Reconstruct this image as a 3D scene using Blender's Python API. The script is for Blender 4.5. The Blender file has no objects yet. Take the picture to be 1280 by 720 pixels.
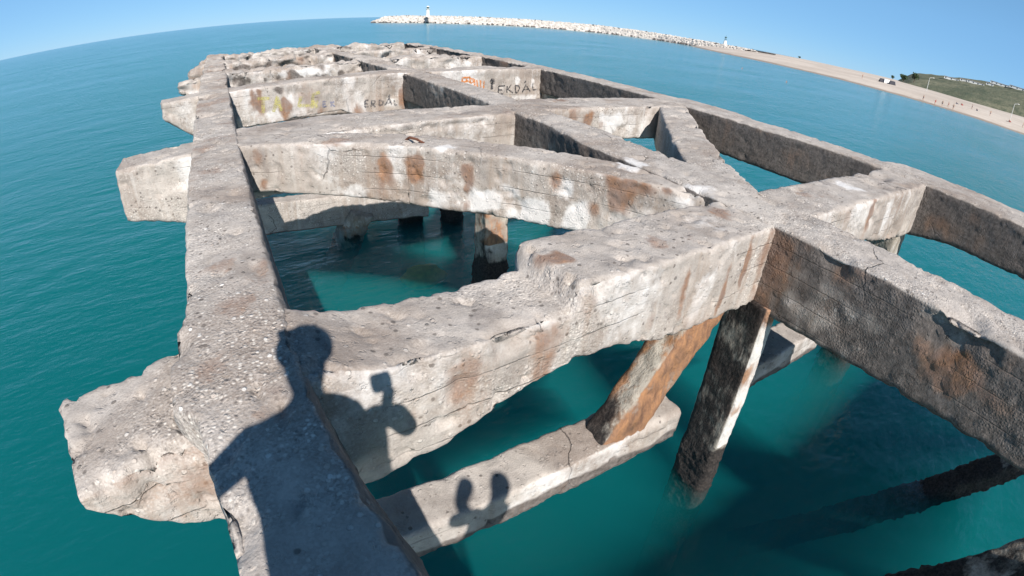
import bpy, bmesh, math, random
import numpy as np
from mathutils import Vector, Matrix
from mathutils.bvhtree import BVHTree

# ------------------------------------------------------------------ units
# the pier is measured in "h" (camera height above the deck); one h is 1.12 m
S = 1.12
ZW = 3.45                     # water lies 3.45 h under the camera
def W3(x, y, z): return Vector((x * S, y * S, (z + ZW) * S))

sc = bpy.context.scene
COL = sc.collection
random.seed(4)
RNG = np.random.RandomState(7)

# wear marks, and dark holes of the far cross beams painted on: (channel 0 rust 1 lime 2 crust, x, y, z, rx, rz, amount), h units
STAINS_AND_HOLES=[(0,1.183,3.914,-1.223,0.087,0.107,1),(0,1.399,3.749,-1.178,0.085,0.104,0.9),(0,1.709,3.429,-1.16,0.056,0.069,0.9),(0,1.698,3.441,-1.343,0.032,0.089,0.7),(0,0.2,4.431,-1.356,0.051,0.051,0.8),(0,2.481,2.514,-1.102,0.127,0.092,0.8),(0,2.389,2.639,-1.305,0.053,0.059,0.7),(0,2.179,2.897,-1.112,0.053,0.071,0.6),(0,2.597,2.348,-1.064,0.069,0.046,0.8),(0,2.679,2.232,-1.045,0.051,0.034,0.7),(0,1.169,3.923,-1.421,0.068,0.095,0.35),(0,0.177,4.442,-1.131,0.065,0.065,0.4),(1,1.591,3.55,-1.405,0.194,0.065,0.6),(1,1.831,3.303,-1.384,0.201,0.075,0.9),(1,2.074,3.027,-1.403,0.184,0.086,1),(1,2.296,2.753,-1.374,0.132,0.096,0.8),(1,2.223,2.843,-1.182,0.095,0.083,0.6),(1,2.734,2.152,-1.095,0.114,0.051,0.6),(1,0.922,4.081,-1.433,0.18,0.055,0.5),(1,1.964,3.162,-1.288,0.086,0.049,0.7),(0,1.012,1.311,-1.209,0.109,0.128,0.55),(0,0.637,1.288,-1.252,0.071,0.101,0.5),(0,0.627,1.288,-1.189,0.058,0.026,0.55),(0,1.946,1.367,-1.166,0.025,0.124,0.7),(0,2.538,1.402,-1.15,0.029,0.171,0.9),(0,2.353,1.391,-1.318,0.024,0.123,0.8),(0,0.432,1.276,-1.331,0.03,0.065,0.4),(0,1.255,1.325,-1.09,0.053,0.1,0.35),(0,1.709,1.353,-1.324,0.032,0.04,0.3),(1,2.125,1.378,-1.254,0.097,0.115,0.5),(1,1.548,1.343,-1.27,0.094,0.068,0.35),(1,0.856,1.301,-1.251,0.056,0.031,0.3),(0,4.622,1.451,-1.068,0.054,0.202,0.6),(0,4.034,1.442,-1.085,0.069,0.083,0.3),(0,5.459,1.465,-1.108,0.045,0.198,0.4),(1,5.138,1.46,-1.174,0.12,0.137,0.5),(1,5.727,1.469,-1.09,0.094,0.15,0.4),(0,2.831,1.346,-1.169,0.136,0.22,0.55),(0,2.839,0.135,-1.229,0.126,0.087,1),(0,2.834,0.888,-1.092,0.069,0.049,0.45),(0,2.838,0.336,-1.225,0.078,0.049,0.5),(0,2.841,-0.122,-1.294,0.088,0.039,0.4),(0,4.092,4.908,-1.116,0.081,0.101,1),(0,3.823,4.884,-1.043,0.069,0.088,0.5),(0,4.338,4.931,-1.221,0.052,0.042,0.4),(1,4.557,4.951,-1.178,0.213,0.107,0.8),(1,4.962,4.987,-1.194,0.111,0.111,0.5),(1,3.64,4.867,-1.133,0.097,0.077,0.4),(0,0.466,8.535,-1.24,0.094,0.162,1),(0,0.51,8.543,-1.067,0.054,0.04,0.8),(0,0.949,8.624,-1.428,0.082,0.124,1),(0,0.921,8.619,-1.291,0.055,0.068,0.8),(0,2.199,8.853,-1.605,0.058,0.13,0.6),(0,2.213,8.856,-1.635,0.101,0.072,0.5),(0,3.111,9.01,-1.435,0.075,0.181,0.7),(0,1.301,8.689,-1.314,0.167,0.194,0.35),(0,1.509,8.727,-1.545,0.07,0.084,0.5),(1,0.823,8.601,-1.476,0.247,0.068,0.6),(1,1.503,8.725,-1.627,0.352,0.056,0.8),(1,2.249,8.862,-1.525,0.174,0.058,0.5),(1,2.849,8.972,-1.516,0.149,0.089,0.5),(1,1.007,8.635,-1.237,0.082,0.096,0.6),(1,6.021,9.275,-1.625,0.314,0.07,0.6),(1,5.69,9.245,-1.22,0.068,0.068,0.7),(1,6.145,9.286,-1.297,0.07,0.088,0.7),(2,0.834,8.603,-1.084,0.082,0.041,1),(2,5.791,9.254,-1.444,0.002,0.002,0),(2,0.383,11.749,-1.188,0.166,0.092,1),(2,1.153,11.849,-1.227,0.075,0.075,1),(2,1.496,11.893,-1.246,0.132,0.132,1),(2,1.694,11.919,-1.302,0.057,0.076,1),(2,2.014,11.96,-1.26,0.076,0.057,1),(2,2.202,11.984,-1.278,0.096,0.038,1),(2,2.627,12.039,-1.258,0.077,0.058,1),(2,0.887,11.814,-1.215,0.037,0.056,0.9),(1,1.759,11.927,-1.164,0.757,0.076,0.7),(1,5.993,12.44,-1.208,0.433,0.108,0.5),(2,0.459,15.059,-1.19,0.236,0.071,1),(2,1.009,15.13,-1.23,0.143,0.048,1),(2,1.307,15.169,-1.173,0.143,0.095,0.8),(2,2.184,15.282,-1.142,0.048,0.048,1),(2,2.439,15.315,-1.209,0.049,0.036,1),(2,2.703,15.349,-1.184,0.049,0.049,1),(2,4.249,15.531,-1.093,0.003,0.003,0),(0,0.969,1.254,-1,0.111,0.059,1.5),(0,0.76,1.403,-1,0.053,0.029,0.9),(0,1.237,1.614,-1,0.071,0.028,1),(0,1.859,1.563,-1,0.066,0.033,0.5),(0,-0.149,2.196,-1,0.091,0.053,0.45),(0,-0.176,3.784,-1,0.098,0.061,0.45),(0,-0.084,1.796,-1,0.084,0.032,0.45),(0,-0.207,1.448,-1,0.078,0.033,0.4),(0,-0.074,1.135,-1,0.047,0.028,0.5),(0,4.062,5.472,-1,0.108,0.032,0.8),(0,2.602,1.715,-1,0.102,0.041,0.6),(0,3.866,1.761,-1,0.136,0.041,0.5),(0,4.634,3.38,-1,0.109,0.091,0.4),(0,0.849,4.227,-1,0.138,0.028,0.5),(1,0.194,1.342,-1,0.105,0.026,0.35),(1,2.372,1.66,-1,0.144,0.038,0.35),(1,2.768,2.713,-1,0.125,0.038,1),(1,2.833,2.11,-1,0.115,0.034,0.6),(1,0.878,4.053,-1,0.107,0.02,1.2),(1,1.598,3.651,-1,0.09,0.026,0.8),(1,4.71,1.775,-1,0.128,0.04,0.8)]
G_erdal_r=[[(5.262, 9.206, -1.404), (5.263, 9.206, -1.561)], [(5.262, 9.206, -1.404), (5.42, 9.22, -1.394)], [(5.264, 9.206, -1.481), (5.354, 9.214, -1.476)], [(5.263, 9.206, -1.561), (5.385, 9.217, -1.566)], [(5.476, 9.225, -1.4), (5.473, 9.225, -1.544)], [(5.577, 9.234, -1.378), (5.494, 9.227, -1.469), (5.629, 9.239, -1.55)], [(5.683, 9.244, -1.396), (5.699, 9.245, -1.553)], [(5.683, 9.244, -1.396), (5.776, 9.252, -1.409), (5.798, 9.254, -1.464), (5.746, 9.25, -1.537), (5.699, 9.245, -1.553)], [(5.866, 9.261, -1.552), (5.96, 9.269, -1.388), (6.095, 9.281, -1.538)], [(5.901, 9.264, -1.489), (6.036, 9.276, -1.482)], [(5.917, 9.265, -1.348), (5.953, 9.268, -1.302)], [(6.167, 9.288, -1.354), (6.17, 9.288, -1.507), (6.299, 9.3, -1.489)]]
G_blot=[[(5.08, 9.189, -1.243), (5.141, 9.195, -1.249), (5.14, 9.195, -1.317), (5.084, 9.189, -1.325), (5.083, 9.189, -1.253), (5.119, 9.193, -1.285), (5.102, 9.191, -1.347)], [(5.098, 9.191, -1.357), (5.108, 9.192, -1.446)]]
G_orange=[[(4.363, 9.124, -1.248), (4.365, 9.124, -1.154), (4.531, 9.139, -1.15), (4.59, 9.145, -1.191)], [(4.381, 9.126, -1.243), (4.488, 9.135, -1.223), (4.593, 9.145, -1.271)], [(4.451, 9.132, -1.153), (4.466, 9.133, -1.246)], [(4.531, 9.139, -1.156), (4.558, 9.142, -1.256)], [(4.613, 9.147, -1.172), (4.61, 9.146, -1.268)], [(4.641, 9.149, -1.189), (4.656, 9.151, -1.33)], [(4.7, 9.155, -1.207), (4.713, 9.156, -1.352)], [(4.783, 9.162, -1.214), (4.799, 9.164, -1.372)], [(4.865, 9.17, -1.236), (4.872, 9.17, -1.389)]]
G_erdal_l=[[(2.349, 8.881, -1.444), (2.338, 8.879, -1.56)], [(2.349, 8.881, -1.444), (2.416, 8.893, -1.446)], [(2.342, 8.879, -1.501), (2.4, 8.89, -1.502)], [(2.338, 8.879, -1.56), (2.411, 8.892, -1.565)], [(2.464, 8.902, -1.574), (2.474, 8.904, -1.458), (2.542, 8.916, -1.474), (2.531, 8.914, -1.518), (2.472, 8.903, -1.515), (2.548, 8.917, -1.583)], [(2.618, 8.93, -1.564), (2.622, 8.931, -1.464), (2.7, 8.945, -1.499), (2.688, 8.943, -1.553), (2.618, 8.93, -1.564)], [(2.728, 8.95, -1.575), (2.832, 8.969, -1.457), (2.87, 8.976, -1.571)], [(2.77, 8.958, -1.534), (2.851, 8.973, -1.532)], [(2.823, 8.967, -1.438), (2.844, 8.971, -1.384)], [(2.923, 8.986, -1.493), (2.941, 8.989, -1.592), (2.993, 8.999, -1.59)]]
G_blue=[[(1.628, 8.748, -1.38), (1.575, 8.739, -1.374), (1.572, 8.738, -1.416), (1.616, 8.746, -1.422), (1.572, 8.738, -1.416), (1.569, 8.738, -1.459), (1.631, 8.749, -1.467)], [(1.717, 8.765, -1.391), (1.715, 8.764, -1.477)], [(1.771, 8.775, -1.392), (1.718, 8.765, -1.434), (1.784, 8.777, -1.486)]]
G_yellow=[[(0.475, 8.537, -1.179), (0.676, 8.574, -1.207)], [(0.572, 8.555, -1.185), (0.55, 8.551, -1.424)], [(0.719, 8.582, -1.434), (0.8, 8.597, -1.2), (0.852, 8.606, -1.437)], [(0.745, 8.587, -1.339), (0.836, 8.603, -1.349)], [(1.2, 8.67, -1.243), (1.15, 8.661, -1.395), (1.412, 8.709, -1.416)], [(1.409, 8.708, -1.218), (1.377, 8.702, -1.459)], [(1.409, 8.708, -1.23), (1.524, 8.729, -1.206)], [(1.39, 8.705, -1.368), (1.486, 8.723, -1.368)], [(1.415, 8.709, -1.376), (1.461, 8.718, -1.467)]]

# ------------------------------------------------------------------ noise
_perm = RNG.permutation(512).astype(np.int64)
_perm = np.concatenate([_perm, _perm, _perm])
_grad = RNG.normal(size=(512, 3)); _grad /= np.linalg.norm(_grad, axis=1)[:, None]
def perlin(p):
    p = np.asarray(p, float)
    i = np.floor(p).astype(np.int64); f = p - i
    u = f * f * f * (f * (f * 6 - 15) + 10)
    i &= 511
    out = 0
    for dx in (0, 1):
        wx = u[:, 0] if dx else 1 - u[:, 0]
        for dy in (0, 1):
            wy = u[:, 1] if dy else 1 - u[:, 1]
            for dz in (0, 1):
                wz = u[:, 2] if dz else 1 - u[:, 2]
                h = _perm[(_perm[(_perm[(i[:, 0] + dx) & 511] + i[:, 1] + dy) & 511] + i[:, 2] + dz) & 511]
                g = _grad[h]
                out = out + wx * wy * wz * ((f[:, 0] - dx) * g[:, 0] + (f[:, 1] - dy) * g[:, 1] + (f[:, 2] - dz) * g[:, 2])
    return out * 1.5
def fbm(p, scale, octs=3, seed=0.0):
    p = np.asarray(p) * scale + seed
    o = 0; a = 1.0
    for k in range(octs):
        o = o + a * perlin(p); p = p * 2.03 + 17.3; a *= .5
    return o

# ------------------------------------------------------------------ tagging
def tag(o, label=None, cat=None, group=None, kind=None):
    if label: o['label'] = label
    if cat: o['category'] = cat
    if group: o['group'] = group
    if kind: o['kind'] = kind
    return o
def thing(name, label, cat, loc=(0, 0, 0), group=None):
    o = bpy.data.objects.new(name, None); COL.objects.link(o)
    o.location = loc; o.empty_display_size = .2
    return tag(o, label, cat, group)
def link_mesh(name, me, mat=None, parent=None, smooth=False):
    o = bpy.data.objects.new(name, me); COL.objects.link(o)
    if mat: me.materials.append(mat)
    if parent is not None: o.parent = parent
    if smooth: me.polygons.foreach_set('use_smooth', [True] * len(me.polygons))
    return o
def mesh_np(name, V, F, mat=None, parent=None, smooth=True):
    me = bpy.data.meshes.new(name)
    me.from_pydata([tuple(v) for v in V], [], [tuple(f) for f in F]); me.update()
    return link_mesh(name, me, mat, parent, smooth)
def obj_bm(name, bm, mat=None, parent=None, smooth=False):
    me = bpy.data.meshes.new(name); bm.to_mesh(me); bm.free()
    return link_mesh(name, me, mat, parent, smooth)
def bm_box(bm, c, s, rot=None):
    r = bmesh.ops.create_cube(bm, size=1)
    M = Matrix.Translation(c) @ (rot.to_4x4() if rot else Matrix()) @ Matrix.Diagonal((s[0], s[1], s[2], 1))
    bmesh.ops.transform(bm, matrix=M, verts=r['verts'])
def bm_cone(bm, p, q, r1, r2, n=10):
    p = Vector(p); q = Vector(q); d = q - p
    r = bmesh.ops.create_cone(bm, cap_ends=True, segments=n, radius1=r1, radius2=r2, depth=d.length)
    M = Matrix.Translation((p + q) / 2) @ d.to_track_quat('Z', 'Y').to_matrix().to_4x4()
    bmesh.ops.transform(bm, matrix=M, verts=r['verts'])
def bm_ball(bm, c, r, sub=2, sc_=(1, 1, 1)):
    q = bmesh.ops.create_icosphere(bm, subdivisions=sub, radius=r)
    bmesh.ops.transform(bm, matrix=Matrix.Translation(c) @ Matrix.Diagonal((*sc_, 1)), verts=q['verts'])

# ------------------------------------------------------------------ node helper
class NT:
    def __init__(s, mat):
        s.t = mat.node_tree; s.n = s.t.nodes; s.l = s.t.links
        s.n.clear()
    def add(s, ty, **kw):
        n = s.n.new(ty)
        for k, v in kw.items():
            if k.startswith('_'): continue
            setattr(n, k, v)
        return n
    def put(s, sock, v):
        if isinstance(v, bpy.types.NodeSocket): s.l.new(v, sock)
        elif v is not None:
            if isinstance(v, tuple) and len(v) == 3 and sock.type == 'RGBA': v = (*v, 1)
            sock.default_value = v
    def math(s, op, a, b=None, c=None, clamp=False):
        n = s.add('ShaderNodeMath', operation=op, use_clamp=clamp)
        s.put(n.inputs[0], a)
        if b is not None: s.put(n.inputs[1], b)
        if c is not None: s.put(n.inputs[2], c)
        return n.outputs[0]
    def mix(s, f, a, b, mode='MIX'):
        n = s.add('ShaderNodeMix', data_type='RGBA', blend_type=mode)
        s.put(n.inputs['Factor'], f); s.put(n.inputs['A'], a) if False else None
        s.put(n.inputs[6], a); s.put(n.inputs[7], b)
        return n.outputs[2]
    def ramp(s, f, lo, hi, a=0.0, b=1.0):
        n = s.add('ShaderNodeMapRange', clamp=True)
        s.put(n.inputs[0], f); n.inputs[1].default_value = lo; n.inputs[2].default_value = hi
        n.inputs[3].default_value = a; n.inputs[4].default_value = b
        return n.outputs[0]
    def pos(s, scale=(1, 1, 1), rot=(0, 0, 0), loc=(0, 0, 0)):
        tc = s.add('ShaderNodeTexCoord'); m = s.add('ShaderNodeMapping')
        s.l.new(tc.outputs['Object'], m.inputs[0])
        m.inputs['Scale'].default_value = scale; m.inputs['Rotation'].default_value = rot; m.inputs['Location'].default_value = loc
        return m.outputs[0]
    def noise(s, vec, scale, det=4, rough=.55, dist=0):
        n = s.add('ShaderNodeTexNoise'); s.l.new(vec, n.inputs['Vector'])
        n.inputs['Scale'].default_value = scale; n.inputs['Detail'].default_value = det
        n.inputs['Roughness'].default_value = rough; n.inputs['Distortion'].default_value = dist
        return n.outputs[0]
    def voro(s, vec, scale, feature='F1', out='Distance', rnd=1):
        n = s.add('ShaderNodeTexVoronoi', feature=feature); s.l.new(vec, n.inputs['Vector'])
        n.inputs['Scale'].default_value = scale; n.inputs['Randomness'].default_value = rnd
        return n.outputs[out]
    def bump(s, h, strength, dist, normal=None):
        n = s.add('ShaderNodeBump'); s.put(n.inputs['Height'], h)
        n.inputs['Strength'].default_value = strength; n.inputs['Distance'].default_value = dist
        if normal is not None: s.l.new(normal, n.inputs['Normal'])
        return n.outputs[0]
    def bsdf(s, col, rough=.8, spec=.3, normal=None, metal=0):
        b = s.add('ShaderNodeBsdfPrincipled'); s.put(b.inputs['Base Color'], col); s.put(b.inputs['Roughness'], rough)
        b.inputs['Specular IOR Level'].default_value = spec; b.inputs['Metallic'].default_value = metal
        if normal is not None: s.l.new(normal, b.inputs['Normal'])
        return b.outputs[0]
    def out(s, surf=None, vol=None):
        o = s.add('ShaderNodeOutputMaterial')
        if surf is not None: s.l.new(surf, o.inputs['Surface'])
        if vol is not None: s.l.new(vol, o.inputs['Volume'])
def newmat(name):
    m = bpy.data.materials.new(name); m.use_nodes = True
    return m, NT(m)
def simple(name, col, rough=.7, var=.25, scale=6, bump=0.0, spec=.3, metal=0):
    m, t = newmat(name)
    p = t.pos(); n = t.noise(p, scale, 5, .6)
    c = t.mix(t.ramp(n, .3, .7), tuple(v * (1 - var) for v in col), tuple(min(1, v * (1 + var)) for v in col))
    nm = t.bump(t.noise(p, scale * 6, 4), .5, bump) if bump else None
    t.out(t.bsdf(c, rough, spec, nm, metal)); return m

# ------------------------------------------------------------------ concrete
def concrete():
    m, t = newmat('weathered_concrete')
    p = t.pos()
    at = t.add('ShaderNodeAttribute', attribute_name='stain_shade')
    sep = t.add('ShaderNodeSeparateColor'); t.l.new(at.outputs['Color'], sep.inputs[0])
    rust, lime, crust_shade = sep.outputs[0], sep.outputs[1], sep.outputs[2]
    smooth = at.outputs['Alpha']
    n1 = t.noise(p, 1.1, 6, .62); n2 = t.noise(p, 5.5, 6, .65); n3 = t.noise(p, 26, 5, .65)
    warm = t.mix(t.ramp(n1, .35, .66), (.315, .27, .234), (.475, .42, .372))
    c = t.mix(t.ramp(n2, .38, .64), t.mix(.5, warm, (.27, .248, .235)), t.mix(.4, warm, (.56, .525, .50)))
    zone = t.ramp(t.noise(t.pos(loc=(4, 9, 2)), .75, 5, .6, .6), .46, .62)
    c = t.mix(t.math('MULTIPLY', zone, .68), c, (.235, .183, .15))
    zone2 = t.ramp(t.noise(t.pos(loc=(14, 3, 8)), 1.3, 6, .65, .8), .54, .66)
    c = t.mix(t.math('MULTIPLY', zone2, .45), c, (.58, .53, .48))
    # dark weather blotches and pits
    blot = t.math('MULTIPLY', t.ramp(t.noise(p, 2.6, 7, .7, .4), .57, .66), .6)
    c = t.mix(blot, c, (.175, .155, .148))
    # exposed shell / pebble aggregate: light and dark grains
    v1 = t.add('ShaderNodeTexVoronoi'); t.l.new(p, v1.inputs['Vector']); v1.inputs['Scale'].default_value = 62
    sp = t.add('ShaderNodeSeparateColor'); t.l.new(v1.outputs['Color'], sp.inputs[0])
    patch = t.math('MULTIPLY', t.ramp(t.noise(p, 2.1, 5, .65), .40, .58), t.math('SUBTRACT', 1.0, smooth, clamp=True), clamp=True)
    grain_l = t.math('MULTIPLY', t.math('GREATER_THAN', sp.outputs[0], .80), t.ramp(v1.outputs['Distance'], .55, .30))
    grain_d = t.math('MULTIPLY', t.math('LESS_THAN', sp.outputs[1], .20), t.ramp(v1.outputs['Distance'], .55, .30))
    c = t.mix(t.math('MULTIPLY', grain_l, t.math('MULTIPLY', patch, .85)), c, (.70, .65, .59))
    c = t.mix(t.math('MULTIPLY', grain_d, t.math('MULTIPLY', patch, .75)), c, (.14, .12, .11))
    v2 = t.voro(p, 135, out='Color')
    sp2 = t.add('ShaderNodeSeparateColor'); t.l.new(v2, sp2.inputs[0])
    c = t.mix(t.math('ADD', .07, t.math('MULTIPLY', patch, .16)), c, t.mix(t.ramp(sp2.outputs[0], .15, .85), (.15, .13, .115), (.68, .64, .60)))
    v3 = t.add('ShaderNodeTexVoronoi'); t.l.new(t.pos(loc=(2.2, 5.1, .7)), v3.inputs['Vector']); v3.inputs['Scale'].default_value = 27
    sp3 = t.add('ShaderNodeSeparateColor'); t.l.new(v3.outputs['Color'], sp3.inputs[0])
    g3 = t.math('MULTIPLY', t.math('GREATER_THAN', sp3.outputs[0], .84), t.ramp(t.math('ADD', v3.outputs['Distance'], t.math('MULTIPLY', n3, .35)), .50, .40))
    c = t.mix(t.math('MULTIPLY', g3, t.math('ADD', .25, t.math('MULTIPLY', patch, .65))), c, t.mix(sp3.outputs[2], (.78, .75, .71), (.50, .42, .36)))
    d3 = t.math('MULTIPLY', t.math('LESS_THAN', sp3.outputs[1], .10), t.ramp(t.math('ADD', v3.outputs['Distance'], t.math('MULTIPLY', n3, .35)), .55, .40))
    c = t.mix(t.math('MULTIPLY', d3, .75), c, (.11, .095, .085))
    # hairline cracks
    ck = t.add('ShaderNodeTexVoronoi', feature='DISTANCE_TO_EDGE'); ck.inputs['Scale'].default_value = 1.0
    wv = t.add('ShaderNodeVectorMath', operation='ADD'); t.l.new(p, wv.inputs[0])
    nz3 = t.add('ShaderNodeTexNoise'); t.l.new(p, nz3.inputs['Vector']); nz3.inputs['Scale'].default_value = 4; nz3.inputs['Detail'].default_value = 5
    sc3 = t.add('ShaderNodeVectorMath', operation='SCALE'); t.l.new(nz3.outputs['Color'], sc3.inputs[0]); sc3.inputs['Scale'].default_value = .22
    t.l.new(sc3.outputs[0], wv.inputs[1]); t.l.new(wv.outputs[0], ck.inputs['Vector'])
    crack = t.math('MULTIPLY', t.ramp(ck.outputs['Distance'], .007, .002), t.ramp(t.noise(t.pos(loc=(7, 7, 7)), 1.4, 3), .56, .64))
    c = t.mix(t.math('MULTIPLY', crack, .65), c, (.07, .06, .055))
    # vertical drip streaks
    pv = t.pos((7, 7, .55)); st = t.ramp(t.noise(pv, 1.6, 5, .6), .52, .72)
    geo = t.add('ShaderNodeNewGeometry'); sg = t.add('ShaderNodeSeparateXYZ'); t.l.new(geo.outputs['True Normal'], sg.inputs[0])
    side = t.ramp(t.math('ABSOLUTE', sg.outputs[2]), .75, .35)
    c = t.mix(t.math('MULTIPLY', t.math('MULTIPLY', st, side), .55), c, (.30, .235, .185))
    st2 = t.ramp(t.noise(t.pos((6, 6, .45), loc=(3, 5, 1)), 2.1, 5, .6), .55, .72)
    c = t.mix(t.math('MULTIPLY', t.math('MULTIPLY', st2, side), .35), c, (.62, .60, .58))
    # shutter board lines on the sides
    sz = t.add('ShaderNodeSeparateXYZ'); t.l.new(t.pos(), sz.inputs[0])
    bl = t.math('ABSOLUTE', t.math('SUBTRACT', t.math('FRACT', t.math('ADD', t.math('MULTIPLY', sz.outputs[2], 6.3), t.math('MULTIPLY', n2, .10))), .5))
    board = t.math('MULTIPLY', t.math('MULTIPLY', t.ramp(bl, .035, .012), side), t.ramp(t.noise(t.pos(loc=(5, 2, 3)), 1.2, 3), .46, .60))
    c = t.mix(t.math('MULTIPLY', board, .45), c, (.16, .135, .12))
    # attribute driven wear and painted shade
    edge = t.math('ADD', t.math('MULTIPLY', n2, .75), t.math('MULTIPLY', n3, .55))
    def msk(ch, k=1.0):
        return t.math('MULTIPLY', t.ramp(t.math('ADD', ch, t.math('MULTIPLY', t.math('SUBTRACT', edge, .65), .95)), .22, .62), k)
    c = t.mix(msk(lime, .75), c, t.mix(n3, (.60, .585, .575), (.80, .785, .78)))
    rc = t.mix(t.ramp(n3, .3, .7), (.135, .07, .042), (.36, .185, .095))
    rc = t.mix(t.ramp(n2, .35, .6), rc, (.22, .15, .12))
    cr = t.mix(t.ramp(n3, .35, .68), (.058, .050, .046), (.175, .15, .137))  # crust colour, also used for painted shade on beam sides
    c = t.mix(msk(crust_shade, .9), c, cr)
    drip = t.ramp(t.noise(t.pos((5, 5, .5), loc=(1, 2, 9)), 3.2, 5, .65), .36, .60)
    c = t.mix(t.math('MULTIPLY', t.math('MULTIPLY', rust, .75, clamp=True), t.math('MULTIPLY', drip, side), clamp=True), c, (.30, .17, .095))
    c = t.mix(msk(rust, .85), c, rc)
    hgt = t.math('ADD', t.math('MULTIPLY', n3, .6), t.math('MULTIPLY', t.ramp(v1.outputs['Distance'], .0, .6, 1, 0), t.math('MULTIPLY', patch, .55)))
    hgt = t.math('ADD', hgt, t.math('MULTIPLY', t.noise(p, 90, 3, .6), .35))
    hgt = t.math('ADD', hgt, t.math('MULTIPLY', sp2.outputs[0], .22))
    hgt = t.math('SUBTRACT', hgt, t.math('MULTIPLY', crack, 1.5))
    hgt = t.math('ADD', hgt, t.math('MULTIPLY', g3, .6))
    hgt = t.math('SUBTRACT', hgt, t.math('MULTIPLY', board, .9))
    hgt = t.math('ADD', hgt, t.math('MULTIPLY', t.ramp(t.noise(p, 17, 4, .65), .60, .72), -.9))
    nm = t.bump(hgt, .9, .007)
    t.out(t.bsdf(c, .92, .18, nm)); return m
M_CON = concrete()

def pile_mat():
    m, t = newmat('old_pile')
    p = t.pos()
    at = t.add('ShaderNodeAttribute', attribute_name='stain_shade')
    sep = t.add('ShaderNodeSeparateColor'); t.l.new(at.outputs['Color'], sep.inputs[0])
    rust, lime, crust_shade = sep.outputs[0], sep.outputs[1], sep.outputs[2]
    n1 = t.noise(t.pos((3, 3, .8)), 2.0, 6, .65); n2 = t.noise(t.pos((3, 3, 1)), 7, 6, .65); n3 = t.noise(p, 40, 4, .65)
    c = t.mix(t.ramp(n1, .35, .62), (.25, .215, .18), (.43, .395, .34))
    c = t.mix(t.ramp(n2, .5, .68, 0, .7), c, (.145, .105, .075))
    edge = t.math('ADD', t.math('MULTIPLY', n2, .9), t.math('MULTIPLY', n3, .4))
    def msk(ch, k=1.0):
        return t.math('MULTIPLY', t.ramp(t.math('ADD', ch, t.math('MULTIPLY', t.math('SUBTRACT', edge, .65), .9)), .25, .6), k)
    c = t.mix(msk(lime, .9), c, t.mix(n3, (.58, .56, .53), (.74, .72, .70)))
    c = t.mix(msk(rust, .9), c, t.mix(t.ramp(n2, .35, .65), (.13, .06, .035), (.36, .18, .085)))
    c = t.mix(msk(crust_shade, .97), c, t.mix(t.ramp(n3, .4, .7), (.012, .011, .012), (.06, .05, .045)))
    h = t.math('ADD', t.math('MULTIPLY', n2, 1.0), t.math('MULTIPLY', n3, .6))
    t.out(t.bsdf(c, .85, .25, t.bump(h, .9, .02))); return m
M_PILE = pile_mat()

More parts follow.
